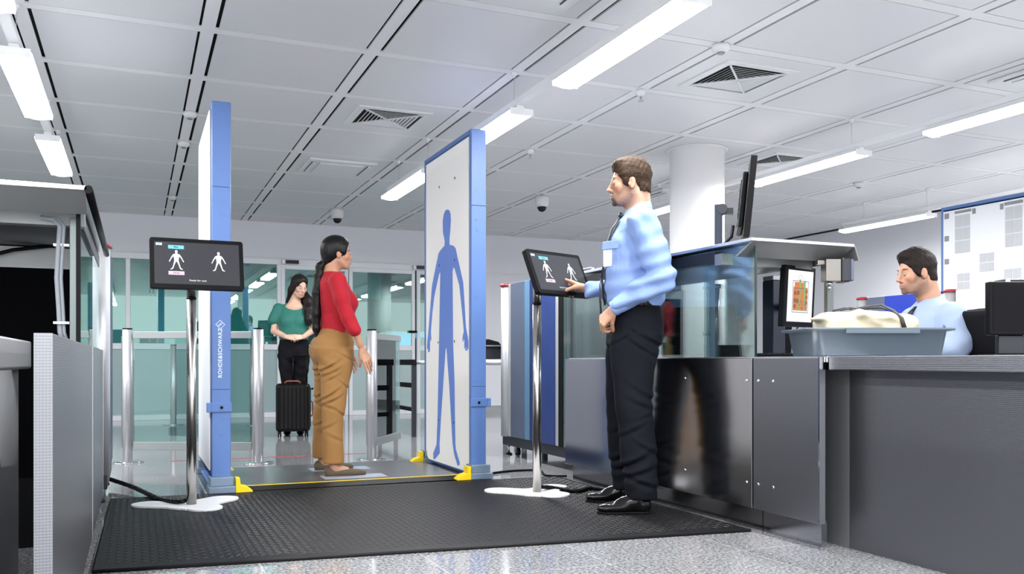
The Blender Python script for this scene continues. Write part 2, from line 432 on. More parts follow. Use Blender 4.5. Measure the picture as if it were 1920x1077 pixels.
def vent(cx, cy, lab):
    t = thing('air_diffuser', lab, 'vent', (cx,cy,CEIL), group='square ceiling air diffusers')
    f = MB(); w0, w1 = .30, .245
    for (a,b,c,d) in ((-w0,w0,-w0,-w1),(-w0,w0,w1,w0),(-w0,-w1,-w1,w1),(w1,w0,-w1,w1)): f.box(a,b,c,d,-.010,0)
    f.build('frame', 'white', t, bevel=.002)
    box('shade_sheet', 'black_void', t, -w1, w1, -w1, w1, -.0015, -.0005)  # flat black sheet in place of the shaded depth behind the slats
    s = MB()
    for i in range(1,8):
        r = w1*i/8; h = .014
        for q in range(4):
            R = Matrix.Rotation(q*PI/2, 4, 'Z')
            p = [(-r,-r,-.012),(r,-r,-.012),(r-.013,-r+.013,-.004),(-r+.013,-r+.013,-.004)]
            s.add([R@Vector(a) for a in p]+[R@(Vector(a)+Vector((0,0,.002))) for a in p], [(0,1,2,3),(7,6,5,4),(0,4,5,1),(2,6,7,3)])
    s.build('slats', 'white', t)
    d = MB()
    for q in range(2):
        R = Matrix.Rotation(PI/4+q*PI/2, 4, 'Z')
        m2 = MB().box(-w1*1.38, w1*1.38, -.006, .006, -.014, -.002).xf(R); d.add(m2.v, m2.f)
    d.build('diagonal_ribs', 'white', t)
vent(1.90, 7.14, 'square white air diffuser in the ceiling left of the white scanner panel')
vent(3.915, 5.17, 'largest square air diffuser, in the ceiling above the standing officer')
vent(5.93, 7.14, 'square air diffuser behind the right lamp row beyond the hood monitor')
def cassette(cx, cy, lab):
    t = thing('ceiling_cassette', lab, 'air conditioner', (cx,cy,CEIL), group='ceiling air conditioning cassettes')
    box('frame', 'white', t, -.34, .34, -.34, .34, -.022, -.0005, bevel=.008)
    box('grille_panel', 'white', t, -.22, .22, -.24, .24, -.034, -.0225, bevel=.006)
    for q in (-1,1):
        sl_ = box('air_slot', 'dark_metal', t, q*.30, q*.255, -.24, .24, -.026, -.0225)
        box('flap', 'white', sl_, q*.292, q*.262, -.25, .25, -.034, -.0265)
cassette(1.90, 9.11, 'white ceiling air conditioner above the two women')
cassette(1.90, 4.185, 'white ceiling air conditioner cut by the top of the photo')
cassette(5.93, 4.185, 'white ceiling air conditioner cut by the right side of the photo')
cassette(5.93, 9.11, 'white ceiling air conditioner half hidden behind the officer and column')
def dome(x, y, lab):
    t = thing('dome_camera', lab, 'camera', (x,y,CEIL), group='ceiling dome cameras')
    MB().lathe([(.085,-.03),(.085,-.085),(.078,-.115),(.06,-.135)][::-1]+[(.07,-.012),(.06,-.001)], (0,0,0), 28).build('housing', 'white', t)
    MB().lathe([(.002,-.195),(.025,-.190),(.043,-.175),(.055,-.150),(.057,-.136)], (0,0,0), 24).build('lens_dome', 'black_gloss', t)
dome(2.42, 11.60, 'white dome camera with black lens above the girl in red')
dome(4.51, 9.75, 'white dome camera between the scanner panel and the officer')
def detector(x, y, lab, r=.05, cat='detector', nm='smoke_detector'):
    t = thing(nm, lab, cat, (x,y,CEIL))
    MB().lathe([(r*.5,-.05),(r*.9,-.035),(r,-.02),(r*.9,-.001)], (0,0,0), 22).build('base', 'white', t)
    if nm == 'sprinkler_head':
        MB().lathe([(.02,-.085),(.022,-.08),(.008,-.07),(.008,-.0505)], (0,0,0), 14).build('deflector', 'alu', t)
    else:
        MB().lathe([(r*.3,-.060),(r*.45,-.0505)], (0,0,0), 18).build('sensor_cap', 'alu_dark', t)
detector(.396, 7.57, 'small white detector on the ceiling left of the blue scanner post, nearer one', .055)
detector(.396, 8.62, 'small round white detector just behind the nearer one left of the scanner', .055)
detector(.40, 11.50, 'tiny white detector far along the left ceiling runner', .05)
detector(3.42, 5.66, 'chrome sprinkler on the ceiling runner above the standing officer', .035, 'sprinkler', 'sprinkler_head')
detector(3.42, 7.65, 'chrome sprinkler on the ceiling runner beside the white scanner panel', .035, 'sprinkler', 'sprinkler_head')
detector(3.40, 4.66, 'flat round speaker disc on ceiling beside the large lamp', .06, 'detector')
detector(7.45, 7.66, 'small white emergency sensor on the ceiling above the seated officer', .06, 'detector')
# ================================================================== BODY SCANNER
GZ = 2.37; GY0, GY1 = 5.62, 6.67
SIL = [(829.5,436),(829,415),(831,402),(834,395),(838,393),(841.5,395),(843.6,402),(844,415),(843,432),(841.6,446),(841.4,458),
 (842.7,459.6),(848.9,461),(852.9,465.7),(855.5,478),(859.6,496),(867.2,530),(870,575),(872.3,614),(875.5,630),(876.8,641),(877,655),(875.8,655),(875.3,642),(875,657),(873.8,658.5),(873.6,643),(872.6,658),(871.2,658),(871.4,642),(870.4,654),(869.2,652),(869.8,640),(868,634),(867,641),(866,640),(866.6,630),(868.7,622),(866,593),
 (860.2,536),(851.5,504),(848.9,501),(847.2,510),(847.6,560),(848.2,642),(851,716),(851.8,787),(852.5,833),(853.5,843.6),(860.6,868),(860.4,872),(857,874),(850.6,853),(848,836),(847.5,833),(841.2,723.6),(836.2,655),(835.2,651),(834.2,655),(830.6,709),(825.3,787),(822.8,833),(823.3,850),(817,858),(813.6,862),(811.5,861),(811.3,850),(816,838),(817.5,833),(819.3,787),(820.7,716),(822.2,642),(823.6,560),(824.5,515),(823.8,509),(822.2,514),(818,532),(813,556),(809.4,586),(806.6,622),(807.4,636),(806.6,640),(805.4,633),(804.9,646),(804.6,659),(803.4,660),(803.3,645),(802.6,661),(801.4,661),(801.5,644),(800.6,655),(799.6,654),(800.2,640),(801.6,628),(805,586),(807,560),(809,536),(815,505.5),(821.3,475),(826,468),(832.4,461),(832.8,452)]
def scanner(x_in, side, lab, names, silhouette, backs):
    """side=+1: the white face looks to -X (right-hand panel); -1: mirrored"""
    t = thing('body_scanner_panel', lab, 'body scanner', (x_in, GY0, 0), group='body scanner panels')
    s = side; Lg = GY1-GY0; th = .112
    f = MB()
    f.box(0, s*th, 0, .035, .10, GZ)                       # front blade
    f.box(0, s*th, Lg-.035, Lg, .10, GZ)
    f.box(0, s*th, .035, Lg-.035, GZ-.035, GZ)
    f.box(s*.03, s*th, .035, Lg-.035, .02, .04)
    fo = f.build('frame', 'blue', t, bevel=.008)
    # front cover plate, lap joints, strap, bolts
    a, b = (.004*s, (th-.004)*s)
    box('cover_plate', 'blue', t, a,b,-.006,-.0005,.105,.628, bevel=.0015); box('cover_plate', 'blue', t, a,b,-.006,-.0005,1.853,GZ-.03, bevel=.0015)
    box('cover_plate', 'blue', t, a, b, -.006, -.0005, .631, 1.849, bevel=.0015)
    st = MB().box(-.004*s, (th+.004)*s, -.014, -.0065, .495, .550).build('clamp_strap', 'blue', t, bevel=.002)
    MB().box((th+.001)*s, (th+.028)*s, -.02, .02, .493, .552).build('latch', 'blue', t, bevel=.003)
    MB().tube([(.055*s,-.0145,.522),(.055*s,-.019,.522)], .009, 14).build('lock', 'black', st)
    bo = MB()
    for (bx,bz,r) in ((.042,2.24,.006),(.042,1.96,.010),(.042,1.76,.010),(.052,1.69,.015),(.045,1.24,.012),(.042,.675,.012),(.042,.46,.012),(.055,.36,.008),(.045,.22,.009),(.055,.135,.008)):
        bo.tube([(bx*s,-.0065,bz),(bx*s,-.0085,bz)], r, 16)
    bo.build('bolts', 'blue', t)
    # inner face
    R = .08; z0, z1, y0, y1 = .048, GZ-.045, .05, Lg-.04
    pol = [(y0,z1),(y1,z1)]
    for k in range(7): an = -k*PI/12; pol.append((y1-R+R*math.cos(an), z0+R+R*math.sin(an)))
    for k in range(7): an = -PI/2-k*PI/12; pol.append((y0+R+R*math.cos(an), z0+R+R*math.sin(an)))
    box('blue_lining', 'blue', t, s*.010, s*.03, .0355, Lg-.0355, .0405, GZ-.0355)
    MB().prism(pol, s*.0035, s*.0098, 'x').build('inner_face', 'panel_white', t)
    if silhouette:
        P = []
        for x,y in SIL:
            Y,Z = on_x(x, y, 2.073); P.append((Y-GY0, Z))
        MB().prism(P, s*.0015, s*.0033, 'x').build('silhouette', 'blue_bright', t)
        dd = MB()
        for x,y in ((822.5,498),(851.2,488),(820.6,642.5),(851,640.5),(821,787.5),(849.8,793),(822.6,351),(851.7,334)):
            Y,Z = on_x(x,y,2.073); dd.box(s*.0003, s*.0012, Y-GY0-.007, Y-GY0+.007, Z-.008, Z+.008)
        dd.build('sensor_holes', 'dark_metal', t)
    # back cover
    bc = MB().box(s*(th+.001), s*(th+.012), .04, Lg-.04, .14, GZ-.05).build('back_cover', 'white_metal', t, bevel=.004)
    if backs:
        wgm = mat('window_grey', (.50,.51,.53,1), .5); pgm = mat('plate_grey', (.24,.25,.27,1), .5)
        X0, X1 = s*(th+.0125), s*(th+.016)
        if s < 0: X0, X1 = X1, X0
        def wq(x0,x1,y0,y1):
            xm=(x0+x1)/2; Ya,_=on_x(x0,600,7.562); Yb,_=on_x(x1,600,7.562); _,Za=on_x(xm,y1,7.562); _,Zb=on_x(xm,y0,7.562)
            return Yb-GY0, Ya-GY0, Za, Zb
        for (x0,x1,y0,y1,cols,rows) in ((1789,1818,402,475,2,3),(1883,1916,386,463,2,3),(1835,1863,474,510,2,2),(1793,1817,512,560,2,3),(1881,1914,503,545,2,2)):
            w = MB(); ya,yb,za,zb = wq(x0,x1,y0,y1); cw=(yb-ya)/cols; ch=(zb-za)/rows
            for i in range(cols):
                for j in range(rows): w.box(X0,X1,ya+i*cw+.004,ya+(i+1)*cw-.004, za+j*ch+.004, za+(j+1)*ch-.004)
            w.build('grey_window', wgm, bc)
        for q in ((1789,1820,394,399),(1882,1917,377,383),(1822,1828,391,401),(1874,1880,382,393),(1770,1778,401,411),(1770,1778,443,453),(1770,1778,486,496)):
            ya,yb,za,zb = wq(*q); box('dark_plate', pgm, bc, X0,X1,ya,yb,za,zb)
    # base
    MB().box(-.012*s, (th+.012)*s, -.05, .06, .052, .105).box(-.022*s,(th+.022)*s,-.075,.085,.012,.052).build('front_foot', 'base_grey', t, bevel=.004)
    MB().box(-.012*s, (th+.012)*s, Lg-.06, Lg+.05, .052, .105).box(-.022*s,(th+.022)*s,Lg-.085,Lg+.075,.012,.052).build('rear_foot', 'base_grey', t, bevel=.004)
    MB().box(-.026*s, (th+.03)*s, -.085, Lg+.08, 0, .011).build('skid', 'steel', t, bevel=.002)
    for yy,nm in ((-.045,'f'),(Lg-.03,'r')):
        MB().prism([(-.0225*s,.10),(-.045*s,.10),(-.05*s,.055),(-.085*s,.047),(-.12*s,.02),(-.12*s,.012),(-.0225*s,.012)], yy-.028, yy+.05, 'y').build('ramp_end', 'yellow', t, bevel=.002)
    return t
tR = scanner(2.072, 1, 'blue framed scanner panel with white face and blue body silhouette', None, True, False)
tL = scanner(.527, -1, 'blue scanner panel left of the girl in red, seen edge-on', None, False, False)
# sign strip behind right panel
ts = MB().box(2.07+.125, 2.07+.155, GY1+.02, GY1+.035, 1.10, 1.62).build('sign', 'white', None, bevel=.001)
ts.location = (0,0,0); tag(ts, 'narrow white notice fixed behind the right scanner panel', 'sign')
MB().tube([(2.21,GY1+.019,1.43),(2.21,GY1+.012,1.43)], .016, 18).build('round_mark', 'black', ts)
MB().box(2.203,2.217,GY1+.015,GY1+.019,1.47,1.49).box(2.2,2.217,GY1+.015,GY1+.019,1.52,1.53).build('marks', 'black', ts)
stx = MB().box(2.19, 2.20, GY1-.03, GY1+.02, 1.2, 1.24).build('bracket', 'alu', ts)
# lettering on left post: reads bottom to top
wl = mat('lettering_white', (.62,.70,.82,1), .5)
Xc = -.112/2
text('lettering', 'ROHDE&SCHWARZ', .0315, wl, tL, basis((0,0,1),(-1,0,0),(0,-1,0), (Xc-.006,-.0068,.850)), .0004, 1.10)
lg = MB()
def ring_sq(cx, cz, r, w):
    for q in range(4):
        a = PI/2*q; b2 = a+PI/2
        p = [(cx+r*math.cos(a),cz+r*math.sin(a)),(cx+r*math.cos(b2),cz+r*math.sin(b2)),(cx+(r-w)*math.cos(b2),cz+(r-w)*math.sin(b2)),(cx+(r-w)*math.cos(a),cz+(r-w)*math.sin(a))]
        lg.prism(p, -.0075, -.0062, 'y')
ring_sq(Xc-.006, 1.022, .028, .004)
lg.build('emblem', wl, tL)
text('emblem_letters', 'R&S', .019, wl, tL, basis(Vector((1,0,1)).normalized(),Vector((-1,0,1)).normalized(),(0,-1,0), (Xc-.006,-.0068,1.022)))
# second lane scanner (its outer side is seen)
tL2 = scanner(7.69, -1, 'white and blue scanner panel with grey squares behind the seated officer', None, False, True)

# floor plate with ramp
t = thing('floor_plate', 'grey metal floor plate between the two scanner panels', 'floor plate', (0,0,0))
box('plate', mat('plate_metal', (.17,.175,.19,1), .30, .6, bump=((1.5,1.5,1.5),.1,.02)), t, .56, 2.035, 5.73, 6.76, .0005, .025, bevel=.002)
MB().prism([(5.60,.0125),(5.73,.0125),(5.73,.025),(5.728,.025)], .60, 2.03, 'x').build('ramp', 'rubber', t)
box('edge_strip', 'yellow', t, .60, 2.03, 5.722, 5.742, .0255, .0275)
fm = mat('foot_mark', lin(150,160,175), .4)
for (x0,y0) in ((1.14,5.84),(1.14,6.30)): box('foot_mark', fm, t, x0, x0+.42, y0, y0+.19, .0252, .026)

# ================================================================== TOUCH-SCREEN STANDS
scr_dark = mat('screen_dark', (.02,.021,.025,1), .3, 0, .3, emit=((.05,.05,.06,1), .30))
fig_w = emis('screen_figure', (.9,.92,.95,1), .85)
fig_c = emis('screen_cyan', (.15,.62,.85,1), .9)
fig_p = emis('screen_pink', (.86,.55,.80,1), .95)
FIG = [(0,.060),(.006,.058),(.0075,.050),(.005,.042),(.006,.038),(.016,.035),(.022,.028),(.031,.012),(.037,-.003),(.040,-.005),(.040,-.011),(.036,-.012),(.032,-.004),(.024,.012),(.015,.022),(.013,.010),(.012,-.004),(.016,-.022),(.021,-.042),(.026,-.050),(.034,-.055),(.033,-.058),(.022,-.056),(.017,-.050),(.010,-.028),(.002,-.010),(0,-.008)]
FIG = FIG + [(-x,y) for x,y in FIG[::-1][1:-1]]
def touch_stand(loc, psi, tilt, arm, lobes, lab, grp):
    t = thing('monitor_stand', lab, 'monitor stand', loc, group=None)
    # base: three lobes smoothly blended
    N = 180; pol = []
    for i in range(N):
        a = 2*PI*i/N; r = .12**5
        for la, lr in lobes:
            d = (a-la+PI)%(2*PI)-PI
            if math.cos(d) > 0:
                w_ = .088; e_ = lr-w_
                ri = min(w_/max(abs(math.sin(d)),1e-4), lr+w_*.25) if abs(math.sin(d))*e_ > w_ else e_*math.cos(d)+math.sqrt(max(w_**2-(e_*math.sin(d))**2,0))
                r += ri**5
        r = r**.2
        pol.append((r*math.cos(a), r*math.sin(a)))
    b0 = MB(); n=N
    vs = [(x,y,0) for x,y in pol]+[(x,y,.012) for x,y in pol]+[(0,0,0),(0,0,.012)]
    fs = []
    for i in range(n):
        j=(i+1)%n; fs += [(i,j,n+j,n+i),(2*n,j,i),(2*n+1,n+i,n+j)]
    b0.add(vs, fs); b0.build('base', 'white', t, bevel=.003)
    MB().tube([(0,0,.0125),(0,0,1.125)], .026, 32).build('pole', 'steel_pole', t); MB().tube([(0,0,1.1335),(0,0,1.28)], .0245, 32).build('upper_pole', 'steel_pole', t)
    MB().tube([(0,0,1.1255),(0,0,1.133)], .0265, 32).build('collar', 'black', t)
    # head
    back = Vector((-SA,-CA,0)); right = Vector((CA,-SA,0))
    nh = (back*math.cos(psi)+right*math.sin(psi)).normalized()
    u = Vector((0,0,1)).cross(nh).normalized()                # viewer's right
    n3 = (nh*math.cos(tilt)+Vector((0,0,1))*math.sin(tilt)).normalized()
    v = n3.cross(u).normalized()
    ctr = Vector(arm[0:3])
    bs = basis(u, v, n3, ctr)
    h = bpy.data.objects.new('display', None)
    # bezel as display mesh, its screen a child
    Wd, Hd = .235, .138
    def rr(w,h,r,k=6):
        o=[]
        for (cx,cy,a0) in ((w-r,h-r,0),(-w+r,h-r,PI/2),(-w+r,-h+r,PI),(w-r,-h+r,3*PI/2)):
            for i in range(k+1):
                a=a0+i*PI/2/k; o.append((cx+r*math.cos(a), cy+r*math.sin(a)))
        return o
    dsp = MB().prism(rr(Wd,Hd,.014), -.016, .016, 'z').build('display', 'black', t, bevel=.003)
    dsp.matrix_local = bs
    box('rear_housing', 'black', dsp, -.15,.15,-.09,.09,-.034,-.0165, bevel=.01)
    MB().prism(rr(Wd-.022,Hd-.022,.002), .0162, .0168, 'z').build('screen', scr_dark, dsp)
    for fx, fy in ((-.105,.028),(.107,.028)):
        MB().prism([(fx+x*.92,fy-.012+y*.92) for x,y in FIG], .017, .0175, 'z').build('figure_icon', fig_w, dsp)
    c = MB().box(-.145,-.067,.078,.098,.017,.0176).build('button', fig_c, dsp)
    text('button_text', 'Male', .011, 'black', dsp, Matrix.Translation((-.106,.088,.0178)), 0)
    c = MB().box(-.145,-.067,-.066,-.046,.017,.0176).build('button', fig_p, dsp)
    text('button_text', 'Female', .011, 'black', dsp, Matrix.Translation((-.106,-.056,.0178)), 0)
    MB().box(-.205,-.175,.095,.108,.017,.0176).build('small_button', mat('btn_grey',(.4,.45,.5,1),.4), dsp)
    MB().tube([(-.19,.1015,.0176),(-.19,.1015,.0180)], .005, 14).build('small_icon', fig_c, dsp)
    text('screen_text', 'Ready for scan', .013, fig_w, dsp, Matrix.Translation((.0,-.094,.0172)), 0, 1.1)
    # bracket between pole and display
    MB().tube([Vector((0,0,1.26))+nh*.0255, ctr - n3*.036], .018, 14).build('tilt_bracket', 'black', t)
    return t
def lobe(dlat, dD):
    w = W(dlat, dD) ; return (math.atan2(w.y, w.x) % (2*PI), math.hypot(w.x, w.y))
pl = W(-1.741, 4.83); pr = W(.149, 5.29)
def head_center(pole, px, py, D):
    return W((px-960)/F*D, D, HC+(HOR-py)*D/F) - Vector((pole.x, pole.y, .012))
touch_stand((pl.x,pl.y,.012), math.radians(25), math.radians(14), head_center(pl,370,497,4.72), [lobe(-.33,.03), lobe(.17,-.15), lobe(.13,.30)],
            'touch screen on a steel pole stand left of the blue scanner post', None)
touch_stand((pr.x,pr.y,.012), math.radians(46), math.radians(23), head_center(pr,1046,515,5.15), [lobe(-.31,.12), lobe(.17,-.13), lobe(.14,.32)],
            'touch screen on a steel pole stand that the standing officer points at', None)

# ================================================================== COUNTERS RIGHT
def counter_unit(name, y0, y1, lab, seam_rivets, m, end=False):
    t = thing(name, lab, 'counter', (2.65, y0, 0))
    L = y1-y0
    box('front_panel', m, t, 0, .03, (.02 if end else .003), L-.003, .113, .815, bevel=.002)
    box('kick_plate', 'steel_smooth', t, .06, .09, (.07 if end else 0), L, 0, .1125)
    box('carcass', 'steel_dark', t, .0905, .85, (.18 if end else .001), L-.001, .0, .795)
    box('worktop', 'steel', t, 0.0305, .87, 0, L, .7955, .822, bevel=.002)
    rv = MB()
    for (yy,zz) in seam_rivets: rv.lathe([(.0001,.004),(.004,.0035),(.0075,.0)][::-1], (0,0,0), 14) if False else rv.tube([(0,yy,zz),(-.004,yy,zz)], [.008,.005], 12)
    rv.build('rivets', 'chrome', t)
    return t
counter_unit('counter_unit', 3.39, 5.36, 'stainless counter unit behind the standing officer with smooth panels', [(.04,.71),(.04,.23),(.55,.71),(.55,.23)], 'steel_smooth')
tb = counter_unit('counter_unit', 2.93, 3.385, 'narrow stainless counter unit with riveted seam beside the long desk', [(.415,.71),(.415,.23),(.31,.71),(.31,.23)], 'steel_dots', True)
box('end_lip', 'chrome', tb, -.003, .028, .012, .0195, .113, .818)
# long desk
t = thing('long_desk', 'long dark metal desk with patterned steel worktop at the right', 'desk', (2.68,0,0))
box('worktop', 'steel_dots', t, 0, 1.0, .5, 2.925, .764, .8215, bevel=.004)
box('front_panel', 'steel_dark', t, .13, .16, .5, 2.94, 0, .7635)
box('corner_reflection', mat('reflection_grey',(.13,.135,.145,1),.5,.2), t, .13, .16, 2.942, 3.10, 0, .7635)  # lighter corner reflection, painted in as a grey panel
box('inner_frame', 'dark_metal', t, .1605, .95, .52, 2.90, 0, .7635)
# rear extension of the work surface, officer side
t = thing('side_table', 'steel work surface inside the lane beside the seated officer', 'table', (3.55,2.93,0))
box('top', 'steel', t, 0, .34, 0, 2.4, .79, .8205, bevel=.002); 
box('side_panel', 'steel_dark', t, .02, .05, .01, 2.39, 0, .7895); box('side_panel', 'steel_dark', t, .30, .33, .01, 2.39, 0, .7895)

# hood over the lane (right)
M['hood_under'] = mat('hood_underside', (.16,.165,.17,1), .42, .3)
M['post_grey'] = mat('post_grey_metal', (.17,.20,.20,1), .4, .6)
M['box_steel'] = mat('box_steel', (.20,.19,.18,1), .35, .8)
def hood(loc, s, L, Wd, lab, flap):
    t = thing('lane_hood', lab, 'canopy', loc)
    # s=+1: lane lies toward +X from the glass side
    def bx(n, m, x0,x1,y0,y1,z0,z1, **k): return box(n, m, t, s*x0, s*x1, y0, y1, z0, z1, **k)
    bx('roof', 'steel', 0, Wd, 0, L, .0, .016, bevel=.002)
    MB().prism([(.0,-.001),(.016,-.001),(.13,-.055),(.12,-.062)], s*.005, s*(Wd-.005), 'x').build('visor', 'hood_under', t)
    bx('light_tube', 'tube', .08, Wd-.12, .16, .20, -.048, -.018, bevel=.006)
    bx('cross_beam', 'alu_dark', .02, Wd-.03, .26, .32, -.085, -.03)
    bx('inner_lining', 'dark_metal', .03, Wd-.02, .33, L-.05, -.07, -.012)
    MB().prism([(s*Wd,.014),(s*(Wd+.012),.010),(s*(Wd+.04),-.060),(s*(Wd+.030),-.064)], .005, L-.005, 'y').build('side_flap', 'hood_under', t)
    return t
hr = hood((2.65,3.39,1.365), 1, 1.80, .62, 'steel hood over the right counters carrying a monitor', True)
# posts, glass etc. of right lane
def post(name, mt, x, y, z0, z1, lab, w=.03, cat='post', bolts=True):
    t = thing(name, lab, cat, (x,y,z0))
    H = z1-z0
    MB().box(-w,w,-w*.7,w*.7,0,H).build('upright', mt, t, bevel=.003)
    MB().box(-w*1.5,w*1.5,-w*1.4,w*1.4,0,.010).build('foot_plate', 'steel', t) if False else None
    if bolts:
        b = MB()
        for zz in (.12, H-.12): b.tube([(-w-.0005,0,zz),(-w-.012,0,zz)], .010, 14)
        b.build('bolts', 'chrome', t)
    return t
post('hood_post', 'base_grey', 2.76, 3.88, .8225, 1.302, 'blue grey post with round bolts inside the glass beside the officer', .024)
post('hood_post', 'post_grey', 3.30, 3.60, .8225, 1.322, 'pale grey steel post right of the x-ray picture monitor', .020, bolts=False)
t = thing('glass_screen', 'clear glass pane in front of the hood with dark front edge', 'glass pane', (2.70, 3.43, .823))
box('pane', 'glass_dark', t, -.004, .004, 0, 1.20, 0, .538)
box('polished_edge', 'glass_edge', t, -.005, .005, -.006, -.0005, 0, .538)
t = thing('glass_screen', 'clear glass pane between the pointing officer and the blue machine', 'glass pane', (2.70, 4.66, .823))
box('pane', 'glass', t, -.004, .004, 0, .70, 0, .50)
box('polished_edge', 'glass_edge', t, -.005, .005, .7005, .706, 0, .50)
# machine behind glass (inlet tunnel)
t = thing('tunnel_inlet', 'black curtained inlet tunnel behind the counter glass', 'tunnel', (2.82,4.88,.8225))
box('housing', 'alu_dark', t, 0, .45, .0, .55, 0, .44, bevel=.006)
box('curtain', 'curtain', t, .03, .42, -.006, -.001, .02, .38)
box('window', 'black_gloss', t, -.006, -.001, .08, .45, .02, .40)
t = thing('silver_post', 'short silver post with round cap behind the glass', 'post', (3.10,4.30,.8225))
MB().tube([(0,0,0),(0,0,.40)], .024, 24).build('tube', 'steel_pole', t); MB().tube([(0,0,.4005),(0,0,.425)], .032, 24).build('cap', 'steel', t)
t = thing('plastic_bin', 'small black open bin on the counter behind the glass', 'bin', (3.00,4.02,.8225), -.2)
MB().prism([(-.07,0),(.07,0),(.085,.06),(-.085,.06)], -.05, .05, 'y').build('body', 'black', t, bevel=.003); box('rim', 'black', t, -.09, .09, -.055, .055, .0605, .066)
t = thing('monitor_post', 'dark blue column carrying the x-ray picture monitor', 'post', (3.30,4.03,.8225))
box('column', 'post_navy', t, -.045, .045, -.045, .045, 0, .43, bevel=.006); box('slim_column', 'black_matte', t, .0455, .10, -.03, .05, 0, .40, bevel=.004)
box('cap', 'alu_dark', t, -.043, .043, -.043, .043, .4305, .455, bevel=.004)

# ---- grey X-ray sensor box hanging at hood end
p = W((1572-960)/F*4.45, 4.45, HC+(HOR-508)*4.45/F)
t = thing('sensor_box', 'grey box with a small valve hanging at the hood end', 'control box', (p.x,p.y,p.z), -YAW)
box('steel_bracket', 'box_steel', t, -.075, -.0005, -.04, .04, -.055, .055, bevel=.002)
box('body', 'dark_metal', t, 0, .045, -.05, .05, -.060, .060, bevel=.008); box('cover', 'slate', t, .0455, .062, -.045, .045, -.055, .055, bevel=.006)
MB().tube([(-.045,0,-.0555),(-.045,0,-.075)], .014, 16).tube([(-.045,0,-.0755),(-.045,0,-.098)], [.009,.006], 14).build('valve', 'chrome', t)
box('catch', 'alu_dark', t, .0625, .070, -.012, .012, .01, .045)
box('arm', 'box_steel', t, -.11, -.0755, -.02, .02, .03, .05)

# ---- monitor standing on hood
t = thing('monitor', 'black flat monitor on top of the hood, seen from its edge', 'monitor', (2.875,3.80,1.3815), math.radians(-35.5))
tl = math.radians(5.5)
R = Matrix.Translation((.02,0,.03)) @ Matrix.Rotation(tl,4,'Y')
MB().box(.0,.032,-.27,.27,0,.40).xf(R).build('screen_body', 'black', t, bevel=.004)
rh = MB().box(-.028,-.0005,-.17,.17,.06,.34).xf(R).build('rear_housing', 'black', t, bevel=.008)
fn = MB()
for i in range(9): fn.box(-.033,-.0285,-.13,.13,.10+i*.024,.112+i*.024)
fn.xf(R).build('cooling_ribs', 'dark_metal', rh)
MB().box(-.115,-.075,-.03,.03,0,.235).build('stand_column', 'post_navy', t, bevel=.004)
MB().box(-.075,-.02,-.02,.02,.185,.215).tube([(-.075,-.035,.21),(-.075,.035,.21)], .026, 18).build('hinge', 'dark_metal', t)
MB().tube([(-.02,-.03,.12),(-.03,-.04,.06),(-.06,-.05,.03),(-.085,-.045,.015),(-.06,-.04,.006)], .008, 8).build('cable', 'black', t)
box('foot', 'post_navy', t, -.13, .02, -.07, .07, -.0, .006) 

# ---- portrait monitor with X-ray image
D0 = 4.62; psi = math.radians(40)
back = Vector((-SA,-CA,0)); right = Vector((CA,-SA,0))
nh = (back*math.cos(psi)+right*math.sin(psi)); u = Vector((0,0,1)).cross(nh).normalized()
n3 = (nh*math.cos(math.radians(3))+Vector((0,0,1))*math.sin(math.radians(-3)))
n3.normalize(); v = n3.cross(u).normalized()
c = W((1500-960)/F*D0, D0, HC+(HOR-557)*D0/F)
t = thing('monitor', 'portrait monitor showing an orange x-ray picture of a bag', 'monitor', c)
def pt(o): o.matrix_local = basis(u,v,n3); return o
bd = pt(box('bezel', 'black', t, -.140,.140,-.158,.158,-.035,.0, bevel=.005))
scw = emis('xray_screen_white', (.88,.90,.92,1), .75)
sc = pt(box('screen', scw, t, -.115,.115,-.130,.135,.0003,.0012))
xi = [('x_orange', (.78,.22,.03,1)), ('x_green', (.25,.50,.12,1)), ('x_blue', (.03,.10,.32,1)), ('x_cream', (.80,.72,.55,1)), ('x_brown', (.30,.10,.02,1))]
XM = {n:emis(n,c_,.6) for n,c_ in xi}
def pt2(mb, nm, m): o = mb.build(nm, m, sc); return o
def ringrect(mb, x0,x1,y0,y1,w,z):
    mb.box(x0,x1,y0,y0+w,z,z+.0003); mb.box(x0,x1,y1-w,y1,z,z+.0003); mb.box(x0,x0+w,y0+w,y1-w,z,z+.0003); mb.box(x1-w,x1,y0+w,y1-w,z,z+.0003)
pt2(MB().box(-.066,.066,-.072,.050,.0013,.0016).box(-.055,.03,.05,.075,.0013,.0016), 'bag_body_image', XM['x_orange'])
pt2(MB().box(-.014,.0,-.072,.09,.0018,.0020).box(.030,.044,-.072,.085,.0018,.0020), 'strap_image', XM['x_green'])
mbb = MB(); ringrect(mbb, -.074,.074,-.082,.082,.003,.0022); mbb.box(-.055,.03,.042,.045,.0022,.0025)
pt2(mbb, 'outline_image', XM['x_blue'])
hh = MB().tube([(-.03,.083,.002),(-.025,.10,.002),(-.005,.115,.002),(.015,.10,.002),(.02,.083,.002)], .0016, 6); pt2(hh, 'handle_image', XM['x_cream'])
for (x,y,r) in ((-.05,-.02,.013),(-.026,-.022,.013),(-.05,-.050,.012),(-.02,.020,.012),(.057,.0,.010),(.057,.03,.010),(.057,-.03,.010),(-.048,.018,.012)):
    pt2(MB().tube([(x,y,.0017),(x,y,.0021)], r, 16), 'dark_disc_image', XM['x_brown'])
sp = MB()
for i in range(26):
    x, y = rng.uniform(-.01,.06), rng.uniform(-.072,-.02); sp.box(x,x+.004,y,y+.004,.0023,.0026)
pt2(sp, 'speckle_image', XM['x_blue'])
